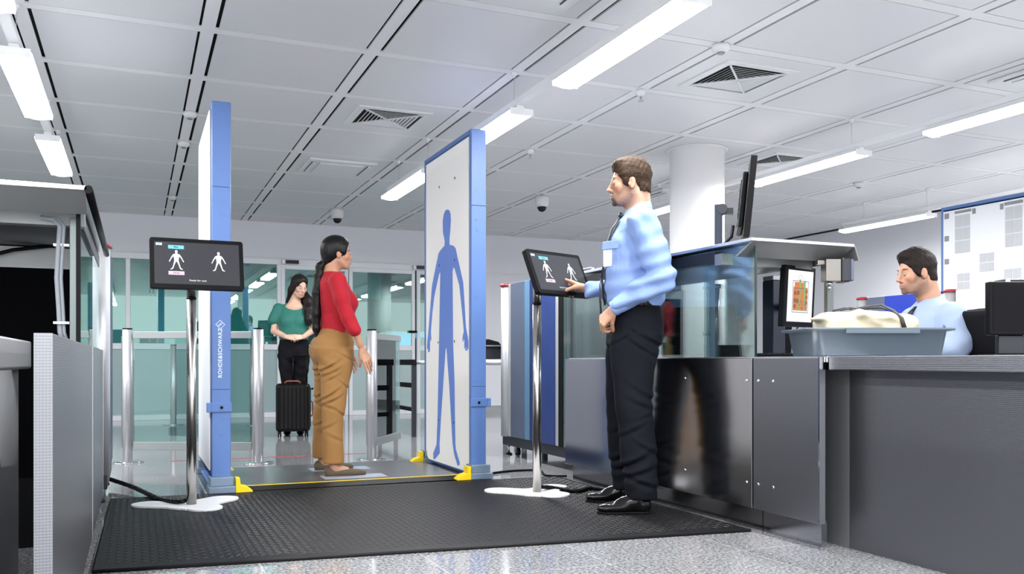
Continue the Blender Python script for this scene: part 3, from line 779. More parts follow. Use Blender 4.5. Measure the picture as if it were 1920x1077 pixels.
# arm to post
a0 = Vector((3.30+.02,4.03-.046,1.10)) - c
MB().tube([a0, -n3*.032], .022, 14).build('mount_arm', 'steel', t)
MB().tube([-n3*.02-v*.155-u*.04, -n3*.03-v*.175-u*.02, -n3*.03-v*.175+u*.02, -n3*.03-v*.15+u*.05], .004, 8).build('cable', 'black', t)

t = thing('keyboard', 'black keyboard lying on the counter behind the grey tray', 'keyboard', (3.06,3.56,.8225), -.2)
box('body', 'black', t, -.20, .20, -.07, .07, 0, .014, bevel=.003)
kk = MB()
for i in range(14):
    for j in range(5): kk.box(-.19+i*.0272,-.168+i*.0272,-.06+j*.0245,-.040+j*.0245,.0142,.019)
kk.build('keys', 'dark_metal', t)

# ---- right-hand desk monitor
p = W((1897-960)/F*4.0, 4.0)
t = thing('monitor', 'black monitor back at the right edge behind the long desk', 'monitor', (p.x,p.y,.8222), -YAW+math.radians(4))
box('screen_body', 'black', t, -.115, .29, -.02, .02, .095, .335, bevel=.006)
box('rear_housing', 'black_matte', t, -.06, .20, .0205, .055, .12, .30, bevel=.01)
box('dark_screen', 'black_matte', t, -.100, .275, -.0215, -.0205, .115, .32)
box('neck', 'dark_metal', t, -.06, .06, .0, .03, .01, .095, bevel=.004); box('foot', 'black', t, -.10, .12, -.08, .10, 0, .0095, bevel=.003)
p = W((1896-960)/F*4.30, 4.30)
t = thing('card_reader', 'small silver and dark device above the right edge monitor', 'device', (p.x,p.y,.8222), -YAW)
box('column', 'dark_metal', t, -.03,.03,-.02,.02,0,.335); box('head', 'dark_metal', t, -.065,.05,-.04,.04,.3355,.372,bevel=.006); box('silver_block','chrome',t,-.05,-.028,-.042,.042,.34,.374)

# ---- second X-ray machine beyond (next lane)
def xray(loc, segs, L, Wd, lab, s=1):
    """side facing -X (s=1) or +X (s=-1); segs: (y0,y1,material,name)"""
    t = thing('xray_machine', lab, 'x-ray machine', loc)
    for (y0,y1,mm,nm) in segs:
        if nm == 'corner_column':
            yc, r = (y0+y1)/2, (y1-y0)/2; q_ = .95 if s < 0 else .6
            MB().tube([(s*r*q_,yc,.16),(s*r*q_,yc,1.44)], r, 24).build(nm, mm, t)
            MB().tube([(s*r*q_,yc,1.4405),(s*r*q_,yc,1.455),(s*r*q_,yc,1.468)], [r*1.15,r*1.15,r*.8], 24).build('red_end_cap', 'red_cap', t)
        else:
            box(nm, mm, t, 0 if 'door' in nm else s*.004, s*.03, y0+.002, y1-.002, .165, 1.455, bevel=.003)
    box('body', 'slate', t, s*.0305, s*Wd, .02, L-.1, .165, 1.45)
    box('chassis', 'dark_metal', t, s*.01, s*Wd, 0, L-.02, .10, .1645, bevel=.004) if False else box('chassis', 'dark_metal', t, s*.01, s*Wd, 0, L-.02, .085, .1645, bevel=.004)
    for yy in (.28, L-.22):
        c_ = MB().tube([(s*.07,yy-.011,.038),(s*.07,yy+.011,.038)], .037, 22) if False else MB().tube([(s*.055,yy,.038),(s*.08,yy,.038)], .037, 22)
        w = c_.build('caster', 'rubber', t)
        MB().prism([(yy-.02,.03),(yy+.02,.03),(yy+.035,.0845),(yy-.02,.0845)], s*.045, s*.0545, 'x').build('fork', 'chrome', w)
    for yy in (.12, L-.07):
        f_ = MB().tube([(s*.05,yy,.018),(s*.05,yy,.0845)], .008, 12).build('levelling_foot', 'chrome', t)
        MB().lathe([(.028,0),(.028,.008),(.012,.018)], (s*.05,yy,0), 18).build('pad', 'rubber', f_)
    return t
m1 = xray((2.90,5.46,0), [(.0,.36,'steel_smooth','end_panel'),(.36,.44,'steel_smooth','lower_trim'),(.44,.53,'black','dark_gap'),(.53,.58,'alu','bright_strip'),(.58,.95,'navy_dot','door_panel'),(.95,1.05,'navy','door_frame'),(1.05,1.16,'teal_strip','perforated_strip'),(1.16,1.44,'slate','slate_door'),(1.44,1.50,'alu','silver_strip'),(1.52,1.64,'alu','corner_column')], 1.66, .75,
     'large blue and slate x-ray machine on casters behind the right touch screen')
m2 = xray((6.93,5.0,0), [(.0,.94,'white_metal','white_panel'),(.96,1.08,'alu','corner_column'),(1.10,1.78,'royal','blue_door'),(1.78,2.02,'slate','grey_panel'),(2.04,2.16,'alu','corner_column')], 2.2, .58,
     'blue and grey x-ray machine with red caps behind the seated officer')
m0 = xray((-.14,5.44,0), [(.0,.16,'alu','corner_column'),(.17,.62,'navy','blue_side'),(.62,.98,'slate','slate_side')], 1.0, .9,
     'silver and blue x-ray machine with red cap behind the left hood', -1)

# ---- roller table behind scanner + bin
def roller_table(loc, L, Wd, lab):
    t = thing('roller_table', lab, 'table', loc)
    for xx in (0,Wd-.04): box('side_rail','black_matte',t,xx,xx+.04,0,L,.76,.82,bevel=.004)
    r = MB(); n = int(L/.11)
    for i in range(n): r.tube([(.041,.06+i*.11,.79),(Wd-.041,.06+i*.11,.79)], .022, 10)
    r.build('rollers', 'alu', t)
    for yy in (.04, L*.5, L-.04):
        for xx in (.02, Wd-.02): MB().box(xx-.02,xx+.02,yy-.02,yy+.02,.0,.7595).build('leg', 'dark_metal', t)
    MB().box(.005,.035,.0605,L*.5-.0205,.52,.57).box(.005,.035,L*.5+.0205,L-.0605,.52,.57).box(.005,.035,.0605,L*.5-.0205,.27,.31).box(.005,.035,L*.5+.0205,L-.0605,.27,.31).build('cross_bars', 'black_matte', t)
    return t
roller_table((2.68,9.02,0), 1.50, .7, 'black roller table on legs behind the glass gate')
roller_table((2.68,7.16,0), 1.0, .7, 'black roller table with a bin behind the right scanner panel')
t = thing('plastic_bin', 'dark grey bin holding black cloth on the rear roller table', 'bin', (2.90,7.65,.8205))
MB().prism([(-.14,0),(.14,0),(.18,.11),(-.18,.11)], -.25, .25, 'y').build('body', 'dark_metal', t, bevel=.01)
box('rim', 'alu_dark', t, -.195, .195, -.27, .27, .1105, .125, bevel=.004)
MB().prism([(-.15,0),(.15,0),(.12,.03),(.02,.055),(-.08,.028)], -.2, .2, 'y').xf(Matrix.Translation((0,0,.1255))).build('cloth', 'black_matte', t, bevel=.012)

# ================================================================== GREY TRAY + BAG
p = W(1.595, 4.02)
t = thing('security_tray', 'grey blue plastic tray holding a cream bag on the steel desk', 'tray', (p.x,p.y,.8222), -YAW+math.radians(.8))
def rrect(w,h,r,k=5):
    o=[]
    for (cx_,cy_,a0) in ((w-r,h-r,0),(-w+r,h-r,PI/2),(-w+r,-h+r,PI),(w-r,-h+r,3*PI/2)):
        for i in range(k+1):
            a=a0+i*PI/2/k; o.append((cx_+r*math.cos(a), cy_+r*math.sin(a)))
    return o
tb_ = MB(); layers = [(.276,.165,0),(.281,.170,.006),(.296,.182,.108),(.326,.200,.113),(.326,.200,.123),(.292,.178,.123),(.272,.161,.010)]
vs=[];n=0
for w_,h_,z_ in layers:
    r_=rrect(w_,h_,.04); n=len(r_); vs += [(x,y,z_) for x,y in r_]
fs=[]
for i in range(len(layers)-1):
    for k in range(n): k2=(k+1)%n; fs.append((i*n+k,i*n+k2,(i+1)*n+k2,(i+1)*n+k))
fs.append(tuple(range(n-1,-1,-1))); fs.append(tuple((len(layers)-1)*n+k for k in range(n)))
tb_.add(vs, fs, True); tb_.build('shell', 'tray', t)
for yy in (-.203,.203): box('grip_lip','tray',t,-.165,.155,yy-.003,yy+.003,.098,.123,bevel=.002)

# ================================================================== LEFT LANE
def lunit(y0, y1, lab, zt0, zt1):
    t = thing('counter_unit', lab, 'counter', (-.17, y0, 0))
    L = y1-y0
    MB().prism([(0,.06),(L-.004,.06),(L-.004,zt1),(0,zt0)], -.034, 0, 'x').build('front_panel', 'steel_dots', t, bevel=.002)
    box('kick_plate', 'steel_dark', t, -.06, -.036, 0, L, 0, .06)
    box('end_trim', 'steel', t, -.0355, .002, L-.0035, L+.0035, .06, zt1)
    return t
lu1 = lunit(2.19, 4.12, 'near patterned steel counter panel at the left edge', .862, .862)
box('end_face', 'steel_dots', lu1, -.036, .001, -.004, -.0005, .06, .862)
lu2 = lunit(4.13, 5.40, 'farther patterned steel counter panel under the left hood glass', .862, .862)
box('worktop', 'steel', lu2, -.16, -.035, .0, 1.2, .80, .835, bevel=.002)
t = thing('work_table', 'rounded steel table in the left foreground corner', 'table', (-.33,1.2,0))
MB().prism([(0,0),(0,2.22),(-.03,2.29),(-.09,2.32),(-.85,2.32),(-.85,0)], .775, .868, 'z').build('worktop', 'alu', t, bevel=.006)
MB().prism([(-.03,.02),(-.03,2.15),(-.045,2.22),(-.10,2.26),(-.80,2.26),(-.80,.02)], 0, .7745, 'z', True).build('skirt', 'alu', t)
hl = hood((-.15,3.25,1.365), -1, 1.95, 1.15, 'white edged steel hood over the left lane', True)
# dark rubber edge of the glass side
MB().tube([(.004,.0,.004),(.004,1.95,.004)], .014, 8).build('side_gasket', 'black', hl)
t = thing('glass_screen', 'clear glass pane with black front edge at the left lane', 'glass pane', (-.185, 3.43, .866))
box('pane', 'glass', t, -.003, .003, .0, 1.75, 0, .49)
box('front_seal', 'black', t, -.007, .007, -.022, -.0005, 0, .49); box('bottom_seal', 'black', t, -.006, .006, 0, 1.75, -.003, -.0005)
post('hood_post', 'post_grey', -.2005, 3.46, .864, 1.30, 'pale steel post beside the grey cables at the left lane', .014, bolts=False)
t = thing('cable_bundle', 'bundle of grey cables clipped down the left hood post', 'cable', (-.245,3.46,.87))
for k,(dx,r) in enumerate(((0,.008),(.013,.006))):
    MB().tube([(dx-.06,.02,.43),(dx-.02,.01,.425),(dx,0,.40),(dx-.004,-.01,.33),(dx-.01,0,.22),(dx-.004,.0,.12),(dx,0,.03),(dx+.01,0,.0)], r, 10).build('cable', mat('cable_grey_%d'%k, (.20,.22,.25,1), .5), t)
for zz in (.06,.33): box('clip', 'white', t, -.02, .03, -.014, .014, zz, zz+.008)
t = thing('tunnel_inlet', 'black curtained inlet of the left x-ray machine', 'tunnel', (-1.3,4.32,0))
box('curtain', 'curtain', t, .02, 1.06, 0, .02, .30, 1.20)
box('lintel', 'alu_dark', t, 0, 1.08, -.01, .03, 1.2005, 1.29)
box('housing', 'black_matte', t, 0, 1.08, .031, 1.05, .30, 1.29)
box('base_frame', 'black_matte', t, .0, 1.08, .0, 1.05, 0, .2995)
box('wood_beam', mat('bronze_beam', (.12,.09,.06,1), .5), t, 0, 1.0, -.45, -.40, 1.232, 1.262) if False else None
MB().tube([(.55,-.02,1.24),(.70,-.08,1.225),(.82,-.05,1.27),(1.0,-.06,1.30)], .008, 8).build('cable', 'black', t)

# ================================================================== FENCES
def stanchion(x, y, lab, H=1.05, r=.038):
    t = thing('barrier_post', lab, 'barrier post', (x,y,0), group='silver barrier posts')
    MB().tube([(0,0,.013),(0,0,H)], r, 28).build('tube', 'alu', t)
    MB().lathe([(.075 if r<.035 else .12,0),(.075 if r<.035 else .12,.008),(.055,.0125)], (0,0,0), 28).build('base_disc', 'chrome', t)
    MB().tube([(0,0,H+.0005),(0,0,H+.012)], r*.98, 28).build('cap', 'black', t)
    MB().box(r*.96,r*.96+.008,-.007,.007,.12,H-.05).box(-r*.96-.008,-r*.96,-.007,.007,.12,H-.05).build('slot_rails', 'alu_dark', t)
    return t
A = W(-3.036,7.02); B = W(-1.989,6.97); Cc = W(-1.144,7.25)
stanchion(A.x,A.y,'silver barrier post at the left end of the glass fence'); stanchion(B.x,B.y,'silver barrier post beside the suitcase, between scanner and fence'); stanchion(Cc.x,Cc.y,'silver barrier post right of the girl in red')
def fence(p, q, lab, r=.04):
    d = Vector((q.x-p.x,q.y-p.y,0)); L = d.length; a = math.atan2(d.y,d.x)
    t = thing('glass_barrier', lab, 'barrier', (p.x,p.y,0), a)
    g = .052
    box('top_rail', 'rail_grey', t, g, L-g, -.015, .015, .98, 1.035, bevel=.003); box('bottom_rail', 'rail_grey', t, g, L-g, -.015, .015, .10, .165, bevel=.003)
    box('pane', 'glass_fence', t, g, L-g, -.004, .004, .1655, .9795)
    return t
fence(A, B, 'glass fence panel left of the scanner between two barrier posts')
G2 = Vector((Cc.x+.14, Cc.y+.75,0)) ; fence(Cc, Vector((2.22,7.85,0)), 'glass gate panel right of the girl in red')
t = W((325-960)/F*11.2, 11.2); stanchion(t.x,t.y,'slim silver post far behind the left fence glass',1.0,.036)
t2 = W((474-960)/F*11.1, 11.1); stanchion(t2.x,t2.y,'slim silver post behind the barrier post beside the suitcase',1.0,.034)
t3 = W((172-960)/F*10.4, 10.4); stanchion(t3.x,t3.y,'silver post seen through the left hood glass',1.03,.05)

# ================================================================== CABLES
def cable(name, pts, r, lab, spiral=True):
    # smooth through points
    P_ = [Vector(p) for p in pts]; out=[]
    for i in range(len(P_)-1):
        p0 = P_[max(i-1,0)]; p1=P_[i]; p2=P_[i+1]; p3=P_[min(i+2,len(P_)-1)]
        for k in range(8):
            u_=k/8; out.append(.5*((2*p1)+(-p0+p2)*u_+(2*p0-5*p1+4*p2-p3)*u_**2+(-p0+3*p1-3*p2+p3)*u_**3))
    out.append(P_[-1])
    rs=[]; 
    o = MB().tube(out, r, 10).build(name, 'black', None); tag(o, lab, 'cable')
    if spiral:
        hx=[]; Ltot=0
        for i in range(len(out)-1):
            a_,b_=out[i],out[i+1]; seg=(b_-a_).length; tt=(b_-a_).normalized(); n1=tt.orthogonal().normalized(); n2=tt.cross(n1)
            st=max(2,int(seg/.004))
            for k in range(st):
                ph=(Ltot+seg*k/st)/.022*2*PI
                hx.append(a_.lerp(b_,k/st)+(n1*math.cos(ph)+n2*math.sin(ph))*(r+.0005))
            Ltot+=seg
        MB().tube(hx, .0028, 5).build('spiral_wrap', 'black_gloss', o)
    return o
c0 = on_z(206,908,.02); c1 = on_z(250,920,.016); c2=on_z(300,936,.03); c3=on_z(335,941,.04); 
cable('wrapped_cable', [(c0.x,c0.y,.05),(c1.x,c1.y,.035),(c2.x,c2.y,.028),(c3.x,c3.y,.040),(pl.x-.03,pl.y+.012,.045)], .012, 'black spiral wrapped cable running to the left screen stand')
c0 = on_z(1018,902,.03); c1=on_z(1040,915,.03); c2=on_z(1080,921,.026); c3=on_z(1118,915,.026)
cable('wrapped_cable', [(pr.x+.03,pr.y+.012,.05),(c1.x,c1.y,.028),(c2.x,c2.y,.026),(c3.x-.02,c3.y,.026),(2.62,4.55,.028)], .012, 'black spiral wrapped cable from the right stand to the counter')
c0 = on_z(917,889,.01); c1=on_z(960,883,.01); c2=on_z(1010,882,.01); c3=on_z(1062,886,.01)
cable('power_cable', [(c0.x,c0.y+.02,.008),(c1.x,c1.y,.008),(c2.x,c2.y,.008),(2.62,5.60,.008),(2.69,5.42,.02)], .008, 'black cable along the floor from right scanner base', False)
# ================================================================== SDF modelling
class SDF:
    def __init__(s, lo, hi, h):
        s.lo = np.array(lo, float); s.h = h
        s.n = np.ceil((np.array(hi)-s.lo)/h).astype(int)+1
        s.f = np.full(s.n, .05, np.float32)
        s.ax = [s.lo[i]+h*np.arange(s.n[i]) for i in range(3)]
    def _rng(s, lo, hi):
        a = np.clip(np.floor((np.array(lo)-s.lo)/s.h).astype(int), 0, s.n-1)
        b = np.clip(np.ceil((np.array(hi)-s.lo)/s.h).astype(int)+1, 1, s.n)
        return a, b
    def _pts(s, a, b):
        return np.meshgrid(s.ax[0][a[0]:b[0]], s.ax[1][a[1]:b[1]], s.ax[2][a[2]:b[2]], indexing='ij')
    def op(s, fn, lo, hi, k=.01, mode='u'):
        m = .03+k
        a, b = s._rng(np.array(lo)-m, np.array(hi)+m)
        if (b <= a).any(): return
        X,Y,Z = s._pts(a,b); d = fn(X,Y,Z).astype(np.float32)
        sl = tuple(slice(a[i],b[i]) for i in range(3)); f = s.f[sl]
        if mode == 'u':
            h = np.maximum(k-np.abs(f-d),0)/k; s.f[sl] = np.minimum(f,d)-h*h*k*.25
        elif mode == 's':
            h = np.maximum(k-np.abs(f+d),0)/k; s.f[sl] = np.maximum(f,-d)+h*h*k*.25
    def ell(s, c, r, k=.01, mode='u', R=None):
        c = np.array(c,float); r = np.array(r,float); m = max(r)
        Rm = None if R is None else np.array(R)
        def fn(X,Y,Z):
            x,y,z = X-c[0],Y-c[1],Z-c[2]
            if Rm is not None:
                x,y,z = (Rm[0,0]*x+Rm[1,0]*y+Rm[2,0]*z, Rm[0,1]*x+Rm[1,1]*y+Rm[2,1]*z, Rm[0,2]*x+Rm[1,2]*y+Rm[2,2]*z)
            k0 = np.sqrt((x/r[0])**2+(y/r[1])**2+(z/r[2])**2)+1e-9
            k1 = np.sqrt((x/r[0]**2)**2+(y/r[1]**2)**2+(z/r[2]**2)**2)+1e-9
            return k0*(k0-1)/k1
        s.op(fn, c-m, c+m, k, mode)
    def cap(s, a, b, ra, rb, k=.01, mode='u', flat=None):
        a = np.array(a,float); b = np.array(b,float); m = max(ra,rb)*1.6
        ab = b-a; L2 = (ab**2).sum()+1e-12
        def fn(X,Y,Z):
            x,y,z = X-a[0],Y-a[1],Z-a[2]
            t = np.clip((x*ab[0]+y*ab[1]+z*ab[2])/L2,0,1)
            x,y,z = x-ab[0]*t,y-ab[1]*t,z-ab[2]*t
            if flat is not None:
                n = np.array(flat[0],float); n/= np.linalg.norm(n); q = (x*n[0]+y*n[1]+z*n[2])*(1/flat[1]-1)
                x,y,z = x+n[0]*q,y+n[1]*q,z+n[2]*q
            return np.sqrt(x*x+y*y+z*z)-(ra+(rb-ra)*t)
        s.op(fn, np.minimum(a,b)-m, np.maximum(a,b)+m, k, mode)
    def chain(s, pts, rs, k=.01, **kw):
        for i in range(len(pts)-1): s.cap(pts[i],pts[i+1],rs[i],rs[i+1],k,**kw)
    def loft(s, rows, k=.01, mode='u', p=2.3, cap=.01):
        """rows of (z, cx, cy, rx, ry)"""
        q = np.array(sorted(rows)); z0,z1 = q[0,0],q[-1,0]
        def fn(X,Y,Z):
            zz = Z[0,0,:]; I = lambda j: np.interp(zz,q[:,0],q[:,j])[None,None,:]
            # smooth interpolation
            cx,cy,rx,ry = I(1),I(2),I(3),I(4)
            e = (np.abs((X-cx)/rx)**p+np.abs((Y-cy)/ry)**p)**(1/p)
            d = (e-1)*np.minimum(rx,ry)
            cz = np.maximum(z0-Z, Z-z1)
            return np.where(cz>-cap, np.maximum(d,cz)+np.maximum(0,cap-np.abs(d-cz))**2*.25/cap, d)
        lo = (min(q[:,1]-q[:,3]),min(q[:,2]-q[:,4]),z0); hi = (max(q[:,1]+q[:,3]),max(q[:,2]+q[:,4]),z1)
        s.op(fn, lo, hi, k, mode)
    def half(s, n, off, k=.004):
        """keep n.p < off"""
        n = np.array(n,float); n/=np.linalg.norm(n)
        X,Y,Z = s._pts((0,0,0), s.n)
        d = (X*n[0]+Y*n[1]+Z*n[2]-off).astype(np.float32)
        s.f = np.maximum(s.f, d)
    def disp(s, fn):
        X,Y,Z = s._pts((0,0,0), s.n); s.f += fn(X,Y,Z).astype(np.float32)
    def mesh(s):
        f = s.f.copy(); f[0]=f[-1]=.05; f[:,0]=f[:,-1]=.05; f[:,:,0]=f[:,:,-1]=.05
        ins = f < 0
        c = np.zeros(s.n-1, np.int8)
        for i in (0,1):
            for j in (0,1):
                for k in (0,1):
                    c += ins[i:s.n[0]-1+i, j:s.n[1]-1+j, k:s.n[2]-1+k]
        act = (c>0)&(c<8); idx = -np.ones(c.shape,int); cells = np.argwhere(act); idx[act] = np.arange(len(cells))
        acc = np.zeros((len(cells),3)); cnt = np.zeros(len(cells))
        cor = [(i,j,k) for i in (0,1) for j in (0,1) for k in (0,1)]
        val = {q: f[cells[:,0]+q[0],cells[:,1]+q[1],cells[:,2]+q[2]] for q in cor}
        for q in cor:
            for d in range(3):
                if q[d]==0:
                    q2 = list(q); q2[d]=1; q2=tuple(q2)
                    a,b = val[q],val[q2]; m = (a<0)!=(b<0)
                    t = np.where(m, a/np.where(m,a-b,1), 0)
                    p = np.tile(np.array(q,float),(len(cells),1)); p[:,d] += t
                    acc[m] += p[m]; cnt[m]+=1
        V = s.lo + s.h*(cells+acc/cnt[:,None])
        Fc = []
        for d in range(3):
            u,v = (d+1)%3,(d+2)%3
            sl1 = [slice(None)]*3; sl2=[slice(None)]*3; sl1[d]=slice(0,-1); sl2[d]=slice(1,None)
            A = ins[tuple(sl1)]; B = ins[tuple(sl2)]
            e = np.argwhere(A!=B)
            e = e[(e[:,u]>0)&(e[:,v]>0)&(e[:,u]<s.n[u]-1)&(e[:,v]<s.n[v]-1)]
            def gi(du,dv):
                g = e.copy(); g[:,u]-=du; g[:,v]-=dv; return idx[g[:,0],g[:,1],g[:,2]]
            Q = np.stack([gi(1,1),gi(0,1),gi(0,0),gi(1,0)],1)
            fl = ~A[e[:,0],e[:,1],e[:,2]]
            Q[fl] = Q[fl][:,::-1]
            Fc.append(Q)
        return V, np.concatenate(Fc)
def smooth_v(V, Fq, it=1, lam=.5):
    n = len(V)
    for _ in range(it):
        acc = np.zeros_like(V); cnt = np.zeros(n)
        for a,b in ((0,1),(1,2),(2,3),(3,0)):
            np.add.at(acc, Fq[:,a], V[Fq[:,b]]); np.add.at(acc, Fq[:,b], V[Fq[:,a]])
            np.add.at(cnt, Fq[:,a], 1); np.add.at(cnt, Fq[:,b], 1)
        V = V + lam*(acc/np.maximum(cnt,1)[:,None]-V)
    return V
def sdf_obj(name, sdfs, m, parent, color=None, it=1):
    Vs=[];Fs=[];n=0
    for s_ in (sdfs if isinstance(sdfs,list) else [sdfs]):
        V,Fq = s_.mesh(); V = smooth_v(V,Fq,it); Vs.append(V); Fs.append(Fq+n); n+=len(V)
    V = np.concatenate(Vs); Fq = np.concatenate(Fs)
    me = bpy.data.meshes.new(name)
    me.vertices.add(len(V)); me.vertices.foreach_set('co', V.astype(np.float32).ravel())
    me.loops.add(len(Fq)*4); me.loops.foreach_set('vertex_index', Fq.astype(np.int32).ravel())
    me.polygons.add(len(Fq)); me.polygons.foreach_set('loop_start', np.arange(0,len(Fq)*4,4,dtype=np.int32))
    me.polygons.foreach_set('use_smooth', np.ones(len(Fq),bool))
    me.update(calc_edges=True); me.validate()
    me.materials.append(M[m] if isinstance(m,str) else m)
    if color is not None:
        col = color(V); at = me.color_attributes.new('Col','FLOAT_COLOR','POINT')
        at.data.foreach_set('color', np.concatenate([col,np.ones((len(V),1))],1).astype(np.float32).ravel())
    o = bpy.data.objects.new(name, me); C.objects.link(o); o.parent = parent
    return o
def nz(X,Y,Z,sc,seed=0,oct=3):
    r = np.random.RandomState(seed); out = 0
    for i in range(oct):
        for _ in range(3):
            d = r.normal(size=3); d/=np.linalg.norm(d); ph=r.uniform(0,6.28); fr=sc*(1.8**i)
            out = out + np.sin((X*d[0]+Y*d[1]+Z*d[2])*fr+ph)/(1.6**i)
    return out/4
def folds(X,Y,Z,dirv,freq,warp,seed):
    d = np.array(dirv,float); d/=np.linalg.norm(d)
    w = nz(X,Y,Z,warp,seed,2)
    t = np.sin((X*d[0]+Y*d[1]+Z*d[2])*freq+w*4.0)
    a = .5+.5*nz(X,Y,Z,warp*.8,seed+5,1)*1.5
    return (np.sign(t)*np.abs(t)**1.0)*np.clip(a,0,1)

def pleats(X,Y,Z,L):
    # soft folds: (x0, z0, slope, length, width, amp)
    out=0
    for (x0,z0,sl,ln,w,A) in L:
        t=(Z-(z0+sl*(X-x0)+.9*(X-x0)**2))/w; e=np.exp(-((X-x0)/ln)**2)
        out=out+A*e*(np.exp(-t*t)-.75*np.exp(-((t-1.7))**2))
    return out
class Frame:
    """local frame -> person frame"""
    def __init__(s, o, x, y, z, sc=1): s.o=np.array(o,float); s.R=np.stack([x,y,z],1).astype(float); s.sc=sc
    def p(s, q): return s.o + s.R@(np.array(q,float)*s.sc)
def frame_axes(fwd, up):
    f=np.array(fwd,float); f/=np.linalg.norm(f); u=np.array(up,float); u=u-f*f.dot(u); u/=np.linalg.norm(u)
    return f, np.cross(u,f), u       # x fwd, y left, z up
def head(S, fr, male=True, neck_to=None, neck_r=.055):
    P=fr.p; sc=fr.sc; R=fr.R
    E=lambda c,r,k=.01,mode='u': S.ell(P(c),np.array(r)*sc,k*sc,mode,R)
    def K(a,b,ra,rb,k=.01,mode='u',flat=None): S.cap(P(a),P(b),ra*sc,rb*sc,k*sc,mode)
    E((-.014,0,.035),(.096,.074,.086)); E((.022,0,-.028),(.066,.060,.083),.02)
    j = 1 if male else .88
    E((.034,0,-.078),(.048,.047*j,.036),.02); E((.078 if male else .072,0,-.104),(.017,.021*j,.015),.018)
    K((.0,.052,-.06),(.055,.028,-.098),.014,.014,.022); K((.0,-.052,-.06),(.055,-.028,-.098),.014,.014,.022)
    K((.078,-.028,.020),(.078,.028,.020),.010 if male else .007,.010 if male else .007,.018)
    for s_ in (-1,1):
        E((.058,s_*.042,-.026),(.022,.018,.02),.022)
        E((.101,s_*.031,-.003),(.016,.019,.0115),.012,'s')
        E((.074,s_*.031,-.003),(.0140,.0155,.0135),.003)
        pass
    nl = .108 if male else .104
    K((.088,0,.006),(nl-.004,0,-.030),.0075,.0095,.012); E((nl,0,-.036),(.012,.0115,.0095),.008)
    for s_ in (-1,1): E((nl-.014,s_*.0125,-.040),(.010,.0065,.0075),.006)
    E((.076,0,-.070),(.020,.030,.026),.018)
    lt = .0050 if male else .0062
    E((.093,0,-.0645),(.008,.023,lt),.005); E((.0925,0,-.0765),(.009,.019,lt+.0008),.005)
    K((.102,-.020,-.0705),(.102,.020,-.0705),.0024,.0024,.003,'s')
    for s_ in (-1,1):
        c=(-.006,s_*.074,-.014)
        E(c,(.019,.0085,.032),.006); E((.003,s_*.086,-.008),(.0105,.009,.019),.003,'s'); E((-.004,s_*.080,-.036),(.008,.005,.009),.004); E((.010,s_*.080,-.020),(.005,.006,.008),.004)
    if neck_to is not None:
        a = P((-.022,0,-.06)); S.cap(a, neck_to, neck_r*sc, neck_r*1.05*sc, .03)
        S.cap(P((-.05,0,-.02)), neck_to-np.array((.015,0,0)), neck_r*.9*sc, neck_r*sc, .03)
def skin_color(base, fr, lips, stubble=None, blush=.0):
    base=np.array(base); lips=np.array(lips); o=fr.o; R=fr.R; sc=fr.sc
    def f(V):
        q=(V-o)@R/sc
        col=np.tile(base,(len(V),1))
        col*= (1+.10*nz(V[:,0],V[:,1],V[:,2],60,3,2))[:,None]
        near = np.linalg.norm(q,axis=1)<.2
        g=lambda c,r: np.clip(1.35-np.sqrt((((q-np.array(c))/np.array(r))**2).sum(1)),0,.35)/.35*near
        red=np.array(base)*np.array((1.08,.72,.66))
        for c,r in (((.06,.045,-.03),(.035,.03,.03)),((.06,-.045,-.03),(.035,.03,.03)),((.11,0,-.036),(.02,.02,.018)),((-.005,.08,-.01),(.025,.02,.035)),((-.005,-.08,-.01),(.025,.02,.035))):
            w=g(c,r)*.22; col=col*(1-w[:,None])+red*w[:,None]
        if stubble is not None:
            st=np.array(stubble[0]); a=stubble[1]
            w=(np.clip(g((.03,0,-.095),(.085,.075,.042))+g((.01,.055,-.055),(.035,.03,.045))+g((.01,-.055,-.055),(.035,.03,.045)),0,1))*a
            sp=.75+.25*np.sin(V[:,0]*2100)*np.sin(V[:,2]*2300+V[:,1]*900)
            w=w*sp; col=col*(1-w[:,None])+st*w[:,None]
            w=np.clip(g((.085,0,-.104),(.03,.028,.026))+g((.10,0,-.056),(.016,.030,.007)),0,1)*stubble[2]; col=col*(1-w[:,None])+st*.6*w[:,None]
        w=g((.097,0,-.0645),(.012,.023,.0058))+g((.097,0,-.0765),(.012,.019,.0066)); w=np.clip(w,0,1)*.85
        col=col*(1-w[:,None])+lips*w[:,None]
        return np.clip(col,0,1)
    return f
